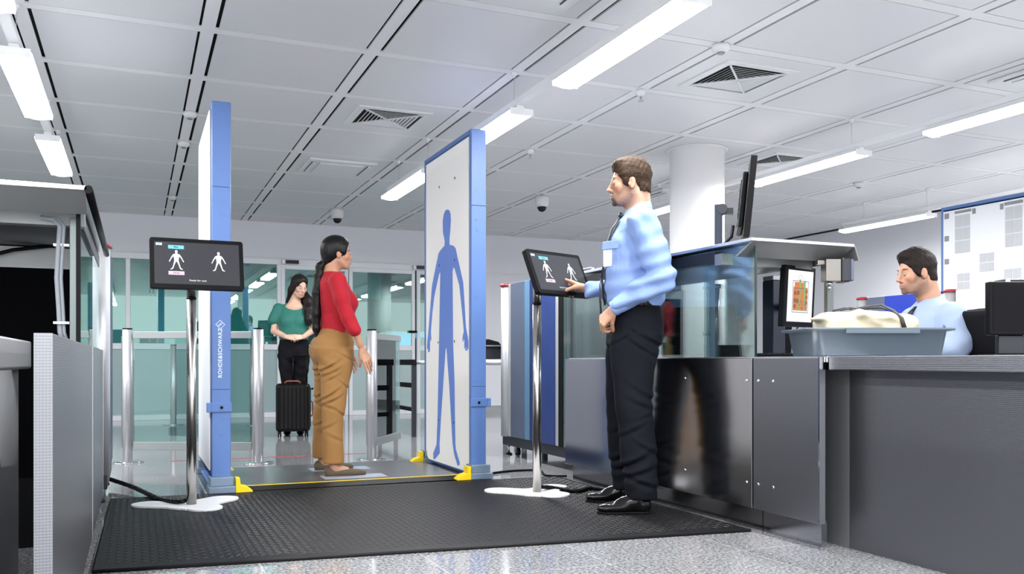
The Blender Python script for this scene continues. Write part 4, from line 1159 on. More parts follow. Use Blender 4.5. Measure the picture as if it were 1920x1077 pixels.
def face_parts(par, fr, brow_m, brow_th, iris, lash=False, skinc=(.40,.21,.14)):
    skinm=mat('eyelid_skin',(*skinc,1),.5)
    """eyes and brows as small meshes"""
    for s_ in (-1,1):
        c=fr.p((.0785,s_*.031,-.003)); mb=MB()
        r=.0130*fr.sc; ax=(fr.R@np.array((1,0,0))); 
        mx=basis(*[Vector(fr.R@np.array(v)) for v in ((0,1,0),(0,0,1),(1,0,0))], c)
        prof=[(r*math.sin(a),-r*math.cos(a)) for a in np.linspace(.05,PI-.05,14)]
        def lidp(r_,e0,e1,nm,m):
            na,ne=13,6; q=MB(); vs=[]
            for i in range(ne):
                for j in range(na):
                    u_=-1+2*j/(na-1); a=u_*1.35; ea=(e0 if nm!='lower_lid' else e0)+ (e1-e0)*i/(ne-1); ea*= (1-.0*abs(u_))
                    e0c=ea*(math.cos(a*.85) if i==0 else 1)
                    vs.append((r_*math.sin(a)*math.cos(e0c), r_*math.sin(e0c), r_*math.cos(a)*math.cos(e0c)))
            q.add(vs,[(i*na+j,i*na+j+1,(i+1)*na+j+1,(i+1)*na+j) for i in range(ne-1) for j in range(na-1)],True)
            return q.xf(mx).build(nm,m,par)
        lidp(r*1.07,.34,1.3,'upper_lid',skinm); lidp(r*1.06,-.42,-1.3,'lower_lid',skinm)
        mb.lathe(prof,(0,0,0),18).xf(mx); e=mb.build('eyeball', 'eye_white', par)
        # visible opening: iris + pupil + lids line
        m2=MB().lathe([(.0072*fr.sc,r*.85),(.0001,r*1.01)],(0,0,0),16).xf(mx).build('iris', iris, e)
        # upper lid
        lid=[tuple(mx@Vector((r*1.09*math.sin(a)*math.cos(.34*math.cos(a*.85)), r*1.09*math.sin(.34*math.cos(a*.85)), r*1.09*math.cos(a)*math.cos(.34*math.cos(a*.85))))) for a in np.linspace(-1.25,1.25,11)]
        MB().tube(lid,[ (.0011 if lash else .0006)*fr.sc]*11,6).build('eyelashes', 'lash' , par)
        bp=[fr.p((.0868-.017*abs(t)**2.2 , s_*(.031+.021*t), .0195+.0045*(1-(t-.25)**2)-.002)) for t in np.linspace(-1,1,9)]
        MB().tube(bp,[brow_th*fr.sc*w for w in (.7,1,1.1,1.1,1.05,1,.9,.7,.4)],8).build('eyebrow', brow_m, par)
M['eye_white']=mat('eye_white',(.42,.40,.38,1),.2); M['lash']=mat('lash',(.02,.012,.01,1),.5)
M['iris_brown']=mat('iris_brown',(.03,.015,.008,1),.1); M['iris_grey']=mat('iris_grey',(.06,.08,.09,1),.1)
def hand(S, wrist, xd, zd, thumb_side, curls, thumb=(0.5,.35), sc=1.0, spread=.05, fore=None, fr_r=(.027,.036)):
    """xd: wrist->fingers, zd: back of hand; thumb_side +1/-1 along y=z x x"""
    x=np.array(xd,float);x/=np.linalg.norm(x); z=np.array(zd,float); z=z-x*x.dot(z); z/=np.linalg.norm(z); y=np.cross(z,x)*thumb_side
    o=np.array(wrist,float); P=lambda a,b,c: o+(x*a+y*b+z*c)*sc
    kn=[(.088,.030,.002),(.092,.009,.004),(.087,-.012,.002),(.078,-.031,-.002)]
    rt=[(.015,.016,0),(.012,.005,.001),(.012,-.007,0),(.014,-.018,-.002)]
    for a,b in zip(rt,kn): S.cap(P(*a),P(*b),.0135*sc,.0108*sc,.010,flat=(z,.92))
    S.ell(P(.045,.0,-.004),np.array((.045,.034,.0125))*sc,.01,'u',np.stack([x,y,z],1))
    lens=[(.043,.026,.021),(.047,.029,.022),(.043,.027,.021),(.034,.020,.018)]; r0=[.0092,.0094,.0088,.0078]
    for i,(k_,ln) in enumerate(zip(kn,lens)):
        c=curls[i]; p=np.array(k_); ang=0; sp=spread*(1.5-i)
        for j in range(3):
            ang+=c[j]; q=p+ln[j]*np.array((math.cos(ang)*math.cos(sp), math.sin(sp)*math.cos(ang), -math.sin(ang)))
            ra=r0[i]*(1-.10*j); S.cap(P(*p),P(*q),ra*sc,ra*.90*sc,.0035 if j else .006); p=q
    # thumb from the side of the palm near its base
    p0=np.array((.020,.020,-.006)); a,b=thumb
    d1=np.array((math.cos(a)*math.cos(b),math.sin(a),-math.sin(b)*math.cos(a))); p1=p0+d1*.044
    a2=a*.6; d2=np.array((math.cos(a2)*math.cos(b+.25),math.sin(a2),-math.sin(b+.25))); d2/=np.linalg.norm(d2); p2=p1+d2*.034
    a3=a*.3; d3=np.array((math.cos(a3)*math.cos(b+.5),math.sin(a3),-math.sin(b+.5))); d3/=np.linalg.norm(d3); p3=p2+d3*.026
    S.cap(P(*p0),P(*p1),.0155*sc,.0118*sc,.010); S.cap(P(*p1),P(*p2),.0112*sc,.0100*sc,.004); S.cap(P(*p2),P(*p3),.0100*sc,.0082*sc,.003)
    if fore is not None:
        S.cap(P(.012,0,0),o+ (np.array(fore)-o)*.25,fr_r[0]*sc*.95,fr_r[0]*sc,.012,flat=(z,.72)); S.cap(o+(np.array(fore)-o)*.2,fore,fr_r[0]*sc,fr_r[1]*sc,.012)
def core(S, neck, arms, hip, rx, ry):
    # torso and arms under the clothes, one surface with head and hands
    n=np.array(neck); h_=np.array(hip)
    S.cap(n,n*.75+h_*.25,.05,rx*.8,.03,flat=((0,1,0),1.2)); S.cap(n*.75+h_*.25,h_,rx*.85,rx*.85,.03,flat=((0,1,0),1.2))
    for a,b,c in arms:
        S.cap(n*.85+h_*.15,a,.045,.040,.03); S.cap(a,b,.040,.030,.02); S.cap(b,c,.030,.025,.02)
def skin_mat(name): 
    m=mat(name,(.8,.5,.4,1),.46,0,.4,attr='Col',sss=.12); return m

# ------------------------------------------------------------------ standing officer
O = W(.6479, 4.80)
off = thing('person', 'standing man in light blue shirt and dark trousers pointing at a touch screen', 'person', (O.x,O.y,.0125), math.radians(157.1))
sk_m = skin_mat('skin_officer')
fx,fy,fz = frame_axes((1,-.06,-.03),(0,0,1))
hf = Frame((.012,.0,1.752),fx,fy,fz,1.05)
S1 = SDF((-.19,-.47,.92),(.43,.32,1.92),.0033); head(S1,hf,True,np.array((-.03,0,1.58)),.055)
# right (far) hand pointing; left hand resting as loose fist
wr = np.array((.222,-.30,1.205)); tipd = np.array((.375,-.42,1.262))
S2 = S1
hand(S2, wr, (tipd-wr), (-.1,-.55,1), 1, [(-.05,.10,.06),(.80,1.05,.5),(.95,1.1,.6),(.95,1.1,.6)], (.16,.50), 1.04, .0, fore=(.10,-.284,1.198))
wl_ = np.array((.118,.16,1.060))
S3 = S1
hand(S3, wl_, (.50,-.30,-.55), (.62,.55,.30), 1, [(.75,1.15,.7),(.8,1.2,.7),(.8,1.2,.7),(.8,1.15,.7)], (.25,.55), 1.04, .02, fore=wl_+np.array((-.10,.04,.06)))
core(S1,(-.03,0,1.58),[((-.03,.17,1.48),(-.115,.245,1.22),(.05,.19,1.10)),((-.03,-.17,1.48),(.0,-.265,1.215),(.15,-.275,1.20))],(-.02,0,1.1),.09,.12)
body = sdf_obj('body',[S1],sk_m,off,skin_color((.46,.25,.165),hf,(.36,.14,.11),((.10,.075,.06),.62,.95)))
face_parts(body,hf,'brow_light',.0026,'iris_grey') if 'brow_light' in M else (M.__setitem__('brow_light',mat('brow_light',(.10,.06,.035,1),.7)), face_parts(body,hf,'brow_light',.0026,'iris_grey'))
M['hair_m']=mat('short_brown_hair',(.018,.011,.007,1),.7,0,.15,bump=((520,300,200),1,.003),var=((260,260,120),3,(.062,.036,.021,1),.35,.7))
def short_hair(fr, h, tuft, name, m, par, quiff=1.0, face_c=(.105,-.055), side=0.0, seed=1, up=1.0):
    P=fr.p; sc=fr.sc; lo=fr.o-.17; hi=fr.o+.19
    S=SDF(lo,hi,.003)
    E=lambda c,r,k=.01,mode='u',R=None: S.ell(P(c),np.array(r)*sc,k*sc,mode,fr.R)
    E((-.016,0,.037),(.100,.077,.092)); E((-.006,0,.058),(.090,.068,.072+tuft),.02)
    E((.052,0,.094),(.034*quiff,.050,.024+tuft*.6),.02); E((-.060,0,-.036),(.047,.064,.054),.02)
    for s_ in (-1,1): E((.014,s_*.066,.02),(.028,.014,.050),.02)
    E((.125,0,face_c[1]),(.100,.125,.128),.006,'s')
    # clear below the ear / nape
    for s_ in (-1,1): E((.010,s_*.088,-.075),(.05,.035,.055),.006,'s'); E((-.006,s_*.086,-.012),(.019,.018,.030),.005,'s')
    S.half(-fr.R[:,2]*1.0+fr.R[:,0]*.15, -(fr.R[:,2]-.15*fr.R[:,0])@P((-.06,0,-.072)))
    def dfn(X,Y,Z):
        return .0020*nz(X,Y,Z,150,seed,3)*up+.0006*np.sin(X*700+Z*200+6*nz(X,Y,Z,40,seed,1))*up
    S.disp(dfn)
    return sdf_obj(name,S,m,par,it=1)
short_hair(hf,0,.006,'hair','hair_m',off,1.0,seed=4,up=1.6)
# shirt
h=.0058
S=SDF((-.33,-.42,1.02),(.30,.42,1.68),h)
rows=[(1.075,-.014,0,.128,.168),(1.12,-.016,0,.160,.186),(1.197,-.016,0,.168,.192),(1.313,-.020,0,.160,.196),(1.40,-.022,0,.150,.198),(1.48,-.030,0,.132,.192),(1.53,-.035,0,.112,.165),(1.57,-.038,0,.088,.125),(1.60,-.036,0,.070,.085)]
S.loft(rows,.02,p=2.25)
S.cap((-.035,-.12,1.535),(-.03,.12,1.535),.058,.058,.04)
LS,LE,LW=(-.03,.205,1.505),(-.120,.255,1.215),(.088,.175,1.085)
S.chain([LS,(-.075,.24,1.35),LE],[.082,.076,.068],.03); S.chain([LE,(-.02,.225,1.15),LW],[.070,.062,.047],.02)
RS,RE,RW=(-.03,-.205,1.505),(.0,-.27,1.215),(.190,-.278,1.195)
S.chain([RS,(-.01,-.24,1.35),RE],[.082,.074,.064],.03); S.chain([RE,RW],[.066,.050],.02)
def dsh(X,Y,Z):
    arm=np.clip((np.abs(Y)-.185)/.02,0,1)
    a=.009*folds(X,Y,Z,(.45,.1,1),78,9,11)*(.35+.65*np.clip((1.36-Z)/.15,0,1))
    b=.007*folds(X,Y,Z,(-.9,.1,.5),70,9,5)*np.clip((Z-1.3)/.1,0,1)
    return (a+b)*(.7+.7*arm)
S.disp(dsh)
# crease between sleeve and body
S.chain([(.05,.222,1.46),(.035,.225,1.36),(.02,.222,1.24)],[.006,.009,.006],.012,mode='s')
S.chain([(-.175,.18,1.50),(-.19,.17,1.40)],[.005,.006],.012,mode='s')
M['shirt']=mat('light_blue_shirt',lin(132,156,206),.75,0,.15,sheen=.0,bump=((26,26,16),.35,.012))
shirt=sdf_obj('shirt',S,'shirt',off)
# collar, placket, pocket flap, epaulette, cuffs
def ringstrip(mb, pts_lo, pts_hi, th=.003):
    n=len(pts_lo); vs=[]
    for a,b in zip(pts_lo,pts_hi): vs += [tuple(a),tuple(b)]
    mb.add(vs,[(2*i,2*i+2,2*i+3,2*i+1) for i in range(n-1)],True)
def collar(par, c, rlo, rhi, zlo, zhi, m, op=.35, fwdtilt=.02):
    mb=MB(); lo=[];hi=[]
    for a in np.linspace(op,2*PI-op,30):
        f=(1+math.cos(a))/2
        lo.append((c[0]+rlo[0]*math.cos(a),c[1]+rlo[1]*math.sin(a),zlo-fwdtilt*f)); hi.append((c[0]-.008+rhi[0]*math.cos(a),c[1]+rhi[1]*math.sin(a),zhi-fwdtilt*1.3*f))
    lo2=[(c[0]+(rlo[0]+.010)*math.cos(a),c[1]+(rlo[1]+.010)*math.sin(a),zlo-.006-fwdtilt*1.9*((1+math.cos(a))/2)) for a in np.linspace(op,2*PI-op,30)]
    ringstrip(mb,lo,hi); ringstrip(mb,hi,lo2)
    o=mb.build('collar',m,par); sd=o.modifiers.new('thick','SOLIDIFY'); sd.thickness=.003; return o
collar(shirt,(-.030,0),(.078,.080),(.064,.066),1.590,1.648,'shirt')
mb=MB().tube([(.062,.235,1.487),(-.01,.21,1.565)],.0,4) if False else None
ep=MB().box(-.022,.022,-.07,.05,0,.004).xf(Matrix.Translation((-.038,.150,1.585))@Matrix.Rotation(-.30,4,'X')).build('epaulette','shirt',shirt,bevel=.002)
MB().tube([(-.0,.035,.0045),(-.0,.035,.007)],.005,10).xf(Matrix.Translation((-.038,.070,1.600))).build('button','shirt',shirt)
def cuff(par,a,b,r,m):
    a=Vector(a);b=Vector(b)
    o=MB().tube([a,a.lerp(b,.06),a.lerp(b,.94),b],[r*.96,r,r*1.02,r*.96],26).build('cuff',m,par,bevel=.0); 
    return o
cuff(shirt,(.118,.160,1.062),(.062,.190,1.098),.041,'shirt'); cuff(shirt,(.216,-.297,1.203),(.160,-.276,1.196),.040,'shirt')
fl=MB().box(-.004,.004,-.055,.055,-.045,.0).xf(Matrix.Translation((.126,.098,1.425))@Matrix.Rotation(.75,4,'Z')@Matrix.Rotation(-.12,4,'Y')).build('pocket_flap','shirt',shirt,bevel=.003)
# tie + lanyard + badge
M['tie']=mat('navy_tie',(.006,.009,.022,1),.5)
tie=MB().tube([(.050,.0,1.580),(.066,.0,1.565)],[.020,.014],10).build('tie','tie',off)
tb=MB(); 
pts=[(.062,1.565,.013),(.105,1.50,.022),(.130,1.42,.027),(.147,1.33,.031),(.158,1.22,.033),(.150,1.13,.036),(.140,1.09,.004)]
vs=[]
for x_,z_,w_ in pts: vs += [(x_+.004,-w_,z_),(x_+.010,0,z_),(x_+.004,w_,z_)]
fs=[]
for i in range(len(pts)-1):
    for j in (0,1): fs.append((3*i+j,3*i+j+1,3*i+4+j,3*i+3+j))
b_=tb.add(vs,fs,True).build('tie_blade','tie',tie); sd=b_.modifiers.new('t','SOLIDIFY'); sd.thickness=.004
ln=MB()
for s_ in (-1,1): ln.tube([(.02,s_*.074,1.575),(.075,s_*.062,1.53),(.124,s_*.045,1.44),(.150,s_*.03,1.34),(.168,.02,1.235)],.0028,6)
ln.tube([(.168,.02,1.235),(.176,.025,1.20)],.0024,6)
lan=ln.build('lanyard','strap',off)
MB().tube([(.176,.025,1.20),(.175,.022,1.12),(.168,.02,1.03)],[.004,.0055,.004],8).build('lanyard_end','strap',off)
MB().box(-.003,.003,-.028,.028,-.045,.045).xf(Matrix.Translation((.140,.085,1.335))@Matrix.Rotation(.9,4,'Z')).build('badge_holder',mat('badge_plastic',(.55,.58,.62,1),.2),off,bevel=.002)
# trousers
S=SDF((-.22,-.32,.035),(.20,.32,1.13),.0065)
S.loft([(1.115,-.017,0,.120,.168),(1.08,-.018,0,.132,.172),(1.0,-.018,0,.150,.180),(.93,-.018,0,.150,.182),(.88,-.012,0,.140,.180),(.84,-.008,0,.10,.15)],.03,p=2.3)
for s_ in (-1,1):
    dx=.0 if s_>0 else .025
    S.loft([(.93,-.016,s_*.090,.140,.095),(.86,.000,s_*.098,.132,.095),(.74,.010+dx*.3,s_*.115,.112,.088),(.571,.012+dx*.6,s_*.145,.098,.082),(.45,.0+dx,s_*.160,.094,.078),(.376,-.006+dx,s_*.167,.095,.076),(.264,-.012+dx,s_*.177,.094,.072),(.167,-.020+dx,s_*.183,.087,.068),(.07,-.026+dx,s_*.186,.080,.064)],.02,p=2.2)
PO=[(-.08,.885,.45,.08,.013,.008),(-.03,.845,.6,.07,.012,.007),(.07,.90,-.6,.06,.011,.005),(-.05,.60,.5,.08,.016,.007),(-.03,.55,.4,.07,.014,.007),(-.06,.50,-.4,.06,.013,.005),(.03,.42,-.5,.07,.014,.006),(.03,.255,-.45,.08,.016,.013),(.0,.200,-.30,.09,.015,.011),(-.03,.150,.35,.08,.014,.009),(-.06,.32,.5,.07,.015,.007)]
def dtr(X,Y,Z):
    low=np.clip((.30-Z)/.2,0,1); kn=np.exp(-((Z-.52)/.09)**2); hip=np.exp(-((Z-.90)/.08)**2)
    return pleats(X,Y,Z,PO)+.003*low*folds(X,Y,Z,(.35,.1,1),75,7,3)+.003*kn*folds(X,Y,Z,(-.5,.1,1),62,7,8)+.004*hip*folds(X,Y,Z,(.8,.1,1),60,7,9)+.0015*folds(X,Y,Z,(.2,0,1),30,6,2)
S.disp(dtr)
S.cap((.095,.135,.98),(.04,.175,.86),.003,.003,.006,'s')
M['trousers_dark']=mat('dark_navy_trousers',(.0055,.0065,.010,1),.75,0,.1,sheen=.0,bump=((18,18,12),.4,.015))
tr=sdf_obj('trousers',S,'trousers_dark',off)
bl=MB(); n=40; lo=[];hi=[]
for i in range(n+1):
    a=2*PI*i/n; lo.append((-.017+.128*math.cos(a),.176*math.sin(a),1.075)); hi.append((-.017+.126*math.cos(a),.174*math.sin(a),1.112))
ringstrip(bl,lo,hi); b_=bl.build('belt','black_gloss',off); sd=b_.modifiers.new('t','SOLIDIFY'); sd.thickness=.006; sd.offset=1
def dress_shoe(par, cx, cy, yaw, L, m='black_gloss'):
    S=SDF((-.12,-.07,-.01),(.24,.07,.14),.004)
    S.ell((-.045,0,.04),(.045,.034,.048),.02); S.ell((.03,0,.05),(.075,.037,.045),.03); S.ell((.11,0,.03),(.075,.043,.030),.03); S.ell((.165,0,.026),(.045,.036,.022),.02)
    S.cap((.01,0,.06),(-.01,0,.10),.038,.038,.02)
    S.half((0,0,-1),-.012)
    Mx=Matrix.Translation((cx,cy,0))@Matrix.Rotation(yaw,4,'Z')@Matrix.Scale(L/.30,4,(1,0,0))
    o=sdf_obj('shoe',S,m,par,it=1); o.matrix_local=Mx
    sp=[(-.088,0),(-.08,.027),(-.04,.033),(.03,.030),(.10,.044),(.16,.040),(.20,.022),(.212,0),(.20,-.022),(.16,-.040),(.10,-.044),(.03,-.030),(-.04,-.033),(-.08,-.027)]
    MB().prism(sp,.0,.011,'z').build('sole','black',o,bevel=.003); MB().prism([p for p in sp if p[0]<.0]+[(0,-.03)],.0112,.018,'z').build('heel','black',o) if False else None
    lc=MB()
    for i in range(4): lc.tube([(.045+i*.016,-.018,.092-i*.009),(.049+i*.016,0,.096-i*.009),(.045+i*.016,.018,.092-i*.009)],.0022,6)
    lc.build('laces','black',o)
    return o
dress_shoe(off,.010,.190,0.05,.285); dress_shoe(off,.035,-.190,-.02,.285)

# ------------------------------------------------------------------ girl in red
gl = thing('person', 'woman in red sweater and tan trousers standing in the scanner, long black ponytail', 'person', (1.26,6.18,.0265), math.radians(0))
Z0=.0265
hf2 = Frame((.030,.0,1.527),*frame_axes((1,.02,0),(0,0,1)),.93)
SK2=(.46,.245,.155)
S1=SDF((-.14,-.31,.0),(.29,.31,1.68),.0034); head(S1,hf2,False,np.array((-.012,0,1.36)),.047)
S1.ell((-.005,0,1.33),(.075,.11,.045),.03)
gw=np.array((.150,-.225,.855)); gd=np.array((.070,-.03,-.165))
S2=S1
hand(S2,gw,gd,(.30,-.92,.0),-1,[(.10,.12,.08),(.16,.16,.1),(.2,.2,.12),(.26,.22,.14)],(.42,.2),.93,.015,fore=(.083,-.235,1.03),fr_r=(.024,.031))
S3=S1
gw2=gw*np.array((1,-1,1))
hand(S3,gw2,gd*np.array((1,-1,1)),(.30,.92,.0),1,[(.10,.12,.08),(.16,.16,.1),(.2,.2,.12),(.26,.22,.14)],(.42,.2),.93,.015,fore=(.083,.235,1.03),fr_r=(.024,.031))
# ankles/feet
S4=S1
for s_ in (-1,1): S4.chain([(.0,s_*.075,.90),(-.02,s_*.14,.50),(-.045,s_*.19,.16)],[.06,.05,.034],.02)
for s_ in (-1,1):
    S4.chain([(-.045,s_*.19,.16),(-.035,s_*.19,.07)],[.034,.032],.01); S4.chain([(-.03,s_*.19,.05),(.05,s_*.19,.032)],[.033,.027],.02)
core(S1,(-.012,0,1.36),[((.0,.135,1.31),(.05,.212,1.08),(.083,.235,1.02)),((.0,-.135,1.31),(.05,-.212,1.08),(.083,-.235,1.02))],(.0,0,.90),.09,.12)
b2=sdf_obj('body',[S1],skin_mat('skin_girl'),gl,skin_color(SK2,hf2,(.40,.11,.10)))
M['brow_dark']=mat('brow_dark',(.012,.007,.006,1),.7); face_parts(b2,hf2,'brow_dark',.0022,'iris_brown',True)
M['hair_black']=mat('long_black_hair',(.004,.003,.0035,1),.36,0,.25,bump=((260,260,22),.55,.004))
P=hf2.p
S=SDF((-.22,-.15,.90),(.20,.15,1.70),.0042)
E=lambda c,r,k=.01,mode='u': S.ell(P(c),np.array(r)*hf2.sc,k,mode,hf2.R)
E((-.020,0,.040),(.106,.083,.093)); E((.0,0,.070),(.084,.068,.060),.02); E((-.058,0,-.015),(.062,.068,.075),.03); E((-.075,0,-.065),(.040,.045,.035),.02)
for s_ in (-1,1): E((.020,s_*.066,.018),(.034,.018,.048),.02)
E((.150,0,-.022),(.105,.13,.128),.004,'s')
for s_ in (-1,1): E((.034,s_*.092,-.058),(.052,.040,.052),.004,'s'); E((-.004,s_*.086,-.020),(.018,.016,.026),.004,'s')
S.chain([P((-.095,0,-.068)),(-.092,0,1.43),(-.099,0,1.37),(-.115,-.01,1.25),(-.120,-.015,1.10),(-.119,-.015,1.00),(-.114,-.015,.93)],[.022,.026,.029,.031,.030,.025,.010],.015,flat=((0,1,0),1.15))
S.disp(lambda X,Y,Z: .0013*np.sin(X*420+Y*300+5*nz(X,Y,Z,12,2,1)))
hr_=sdf_obj('hair',S,'hair_black',gl)
MB().lathe([(.026,-.008),(.031,0),(.026,.008)],(0,0,0),20).xf(Matrix.Translation(P((-.100,0,-.076)))@Matrix.Rotation(-1.0,4,'Y')).build('hair_band','brow_dark',hr_)
# sweater
S=SDF((-.16,-.33,.93),(.24,.33,1.43),.005)
S.loft([(.965,.018,0,.112,.150),(1.0,.018,0,.108,.145),(1.03,.018,0,.106,.140),(1.10,.030,0,.118,.142),(1.17,.030,0,.126,.150),(1.25,.015,0,.118,.155),(1.31,.0,0,.103,.158),(1.345,-.006,0,.088,.135),(1.375,-.008,0,.068,.092),(1.395,-.010,0,.056,.062)],.02,p=2.15,cap=.006)
for s_ in (-1,1): S.ell((.105,s_*.062,1.185),(.052,.058,.055),.045)
for s_ in (-1,1):
    S.chain([(.0,s_*.155,1.325),(.018,s_*.190,1.20),(.055,s_*.215,1.07)],[.058,.052,.047],.025); S.chain([(.055,s_*.217,1.07),(.098,s_*.236,.985)],[.047,.044],.015)
S.disp(lambda X,Y,Z: .0035*folds(X,Y,Z,(.6,.0,1),62,9,21)*(.4+.6*np.clip((1.15-Z)/.1,0,1))+.003*folds(X,Y,Z,(1,.2,.7),75,10,5)*np.clip((np.abs(Y)-.13)/.03,0,1))
M['red']=mat('red_knit',lin(166,18,36),.75,0,.3,sheen=.08,bump=((700,700,500),.3,.001))
sw=sdf_obj('sweater',S,'red',gl)
# trousers
S=SDF((-.20,-.30,.07),(.18,.30,1.02),.0058)
S.loft([(1.0,.018,0,.106,.140),(.955,.010,0,.122,.158),(.915,.0,0,.138,.170),(.865,-.008,0,.144,.178),(.80,.0,0,.138,.178),(.76,.0,0,.11,.15)],.03,p=2.2,cap=.006)
for s_ in (-1,1):
    S.loft([(.86,-.012,s_*.088,.130,.092),(.76,-.002,s_*.100,.120,.092),(.65,-.008,s_*.115,.098,.082),(.52,-.022,s_*.140,.084,.073),(.40,-.034,s_*.155,.074,.067),(.28,-.038,s_*.170,.070,.065),(.085,-.038,s_*.188,.071,.068)],.02,p=2.2,cap=.006)
for s_ in (-1,1): S.ell((-.085,s_*.075,.86),(.062,.080,.075),.035)
PG=[(-.07,.725,.55,.07,.012,.010),(-.05,.690,.45,.06,.011,.008),(-.04,.655,.55,.05,.010,.006),(.05,.80,-.5,.06,.010,.005),(-.06,.540,.65,.06,.012,.010),(-.05,.500,.45,.06,.011,.009),(-.07,.460,-.35,.05,.011,.006),(.02,.41,-.6,.05,.012,.006),(-.07,.33,.5,.05,.013,.006),(-.03,.25,-.5,.05,.013,.005),(.05,.60,-.7,.05,.012,.005)]
def dt2(X,Y,Z):
    seat=np.exp(-((Z-.74)/.07)**2)*np.clip(-X/.05+.3,0,1); kn=np.exp(-((Z-.48)/.10)**2)
    return pleats(X,Y,Z,PG)+.005*seat*folds(X,Y,Z,(.55,.0,1),85,7,13)+.004*kn*folds(X,Y,Z,(-.6,.0,1),56,6,31)+.0035*np.exp(-((Z-.90)/.06)**2)*folds(X,Y,Z,(-.4,0,1),62,8,7)+.002*folds(X,Y,Z,(.5,0,1),28,6,2)
S.disp(dt2)
S.cap((.10,-.13,.945),(.055,-.168,.83),.003,.003,.006,'s')
M['tan']=mat('tan_cotton',lin(146,107,60),.75,0,.3,sheen=.05,bump=((22,22,14),.4,.014))
tr2=sdf_obj('trousers',S,'tan',gl)
wb=MB(); lo=[];hi=[]
for i in range(41):
    a=2*PI*i/40; lo.append((.014+.114*math.cos(a),.148*math.sin(a),.945)); hi.append((.018+.110*math.cos(a),.144*math.sin(a),.985))
ringstrip(wb,lo,hi); b_=wb.build('waistband','tan',tr2); sd=b_.modifiers.new('t','SOLIDIFY'); sd.thickness=.003; sd.offset=1
lp=MB()
for a in (-2.5,-1.9,-1.2,-.6,.6,1.2,1.9,2.5): lp.box(-.003,.003,-.006,.006,-.024,.024).xf(Matrix.Identity(4)) if False else lp.add(*(lambda q:(q.v,q.f))(MB().box(0,.006,-.006,.006,-.024,.024).xf(Matrix.Translation((.016+.115*math.cos(a),.149*math.sin(a),.965))@Matrix.Rotation(a,4,'Z'))))
lp.build('belt_loops','tan',tr2)
# flats
M['suede']=mat('olive_suede',lin(84,74,58),.85,sheen=.1)
for s_ in (-1,1):
    S=SDF((-.12,-.06,-.005),(.20,.06,.09),.0035)
    S.ell((-.055,0,.030),(.040,.034,.040),.02); S.ell((.02,0,.022),(.08,.036,.030),.02); S.ell((.095,0,.018),(.070,.036,.024),.02); S.ell((.145,0,.014),(.035,.020,.014),.015)
    S.ell((.005,0,.062),(.072,.028,.036),.006,'s'); S.half((0,0,-1),-.004)
    o=sdf_obj('shoe','' or S,'suede',gl); o.matrix_local=Matrix.Translation((.0,s_*.19,.0))@Matrix.Rotation(.02*s_,4,'Z')@Matrix.Scale(1.05,4,(1,0,0))
    MB().prism([(-.092,0),(-.08,.024),(0,.030),(.08,.034),(.14,.020),(.176,0),(.14,-.020),(.08,-.034),(0,-.030),(-.08,-.024)],.0,.0045,'z').build('sole','brown',o)

# ------------------------------------------------------------------ waiting woman with suitcase
O3=W((551-960)/F*9.72,9.72)
wm = thing('person', 'woman in green shirt and black jeans waiting behind a black suitcase', 'person', (O3.x,O3.y,0), math.radians(-100))
hf3 = Frame((.05,.060,1.618),*frame_axes((.86,.48,-.30),(0.12,.10,1)),.97)
S1=SDF((-.16,-.27,.98),(.30,.28,1.80),.0042); head(S1,hf3,False,np.array((.005,.01,1.44)),.048)
S1.ell((.045,.005,1.385),(.055,.10,.06),.04)
def arm(S,sh,el,wr_,r): S.chain([sh,el,wr_],r,.012)
S2=S1
core(S1,(.005,.01,1.44),[],(.01,0,1.05),.09,.12)
S1.cap((.0,-.16,1.36),(.0,.16,1.36),.035,.035,.02)
arm(S2,(.0,-.185,1.37),(.03,-.205,1.13),(.165,-.085,1.065),[.036,.038,.026]); arm(S2,(.0,.19,1.37),(.03,.215,1.15),(.165,.105,1.065),[.036,.038,.026])
hand(S2,(.170,-.075,1.063),(.35,.90,-.05),(.75,-.3,.55),1,[(.45,.7,.4),(.5,.75,.4),(.55,.8,.4),(.6,.8,.4)],(.3,.4),.88,.02)
hand(S2,(.170,.095,1.063),(.35,-.90,-.05),(.75,.3,.55),-1,[(.45,.7,.4),(.5,.75,.4),(.55,.8,.4),(.6,.8,.4)],(.3,.4),.88,.02)
b3=sdf_obj('body',[S1],skin_mat('skin_woman'),wm,skin_color((.56,.35,.26),hf3,(.48,.17,.16)))
face_parts(b3,hf3,'brow_dark',.0024,'iris_brown',True,(.50,.31,.23))
P3=hf3.p
S=SDF((-.20,-.22,1.15),(.26,.34,1.80),.005)
E=lambda c,r,k=.01,mode='u': S.ell(P3(c),np.array(r)*hf3.sc,k,mode,hf3.R)
E((-.020,0,.040),(.108,.086,.094)); E((.010,0,.070),(.086,.074,.062),.02)
for s_ in (-1,1): E((-.02,s_*.068,-.01),(.055,.022,.075),.02); 
E((-.065,0,-.06),(.045,.075,.09),.03)
E((.148,0,-.026),(.102,.092,.130),.006,'s')
S.chain([P3((-.03,.075,-.06)),(.05,.155,1.46),(.105,.170,1.36),(.125,.165,1.25),(.130,.150,1.20)],[.034,.050,.055,.048,.018],.03)
S.chain([P3((-.05,-.06,-.06)),(-.085,-.03,1.45),(-.10,0,1.33)],[.040,.055,.03],.03); S.chain([P3((-.06,.06,-.06)),(-.07,.10,1.44),(-.08,.07,1.33)],[.040,.060,.03],.03)
S.disp(lambda X,Y,Z: .0016*np.sin(X*330+Y*360+6*nz(X,Y,Z,9,2,1)))
M['hair_dark']=mat('long_dark_hair',(.009,.0055,.005,1),.42,0,.25,bump=((160,160,14),.5,.004))
sdf_obj('hair',S,'hair_dark',wm)
S=SDF((-.16,-.30,1.0),(.22,.30,1.47),.006)
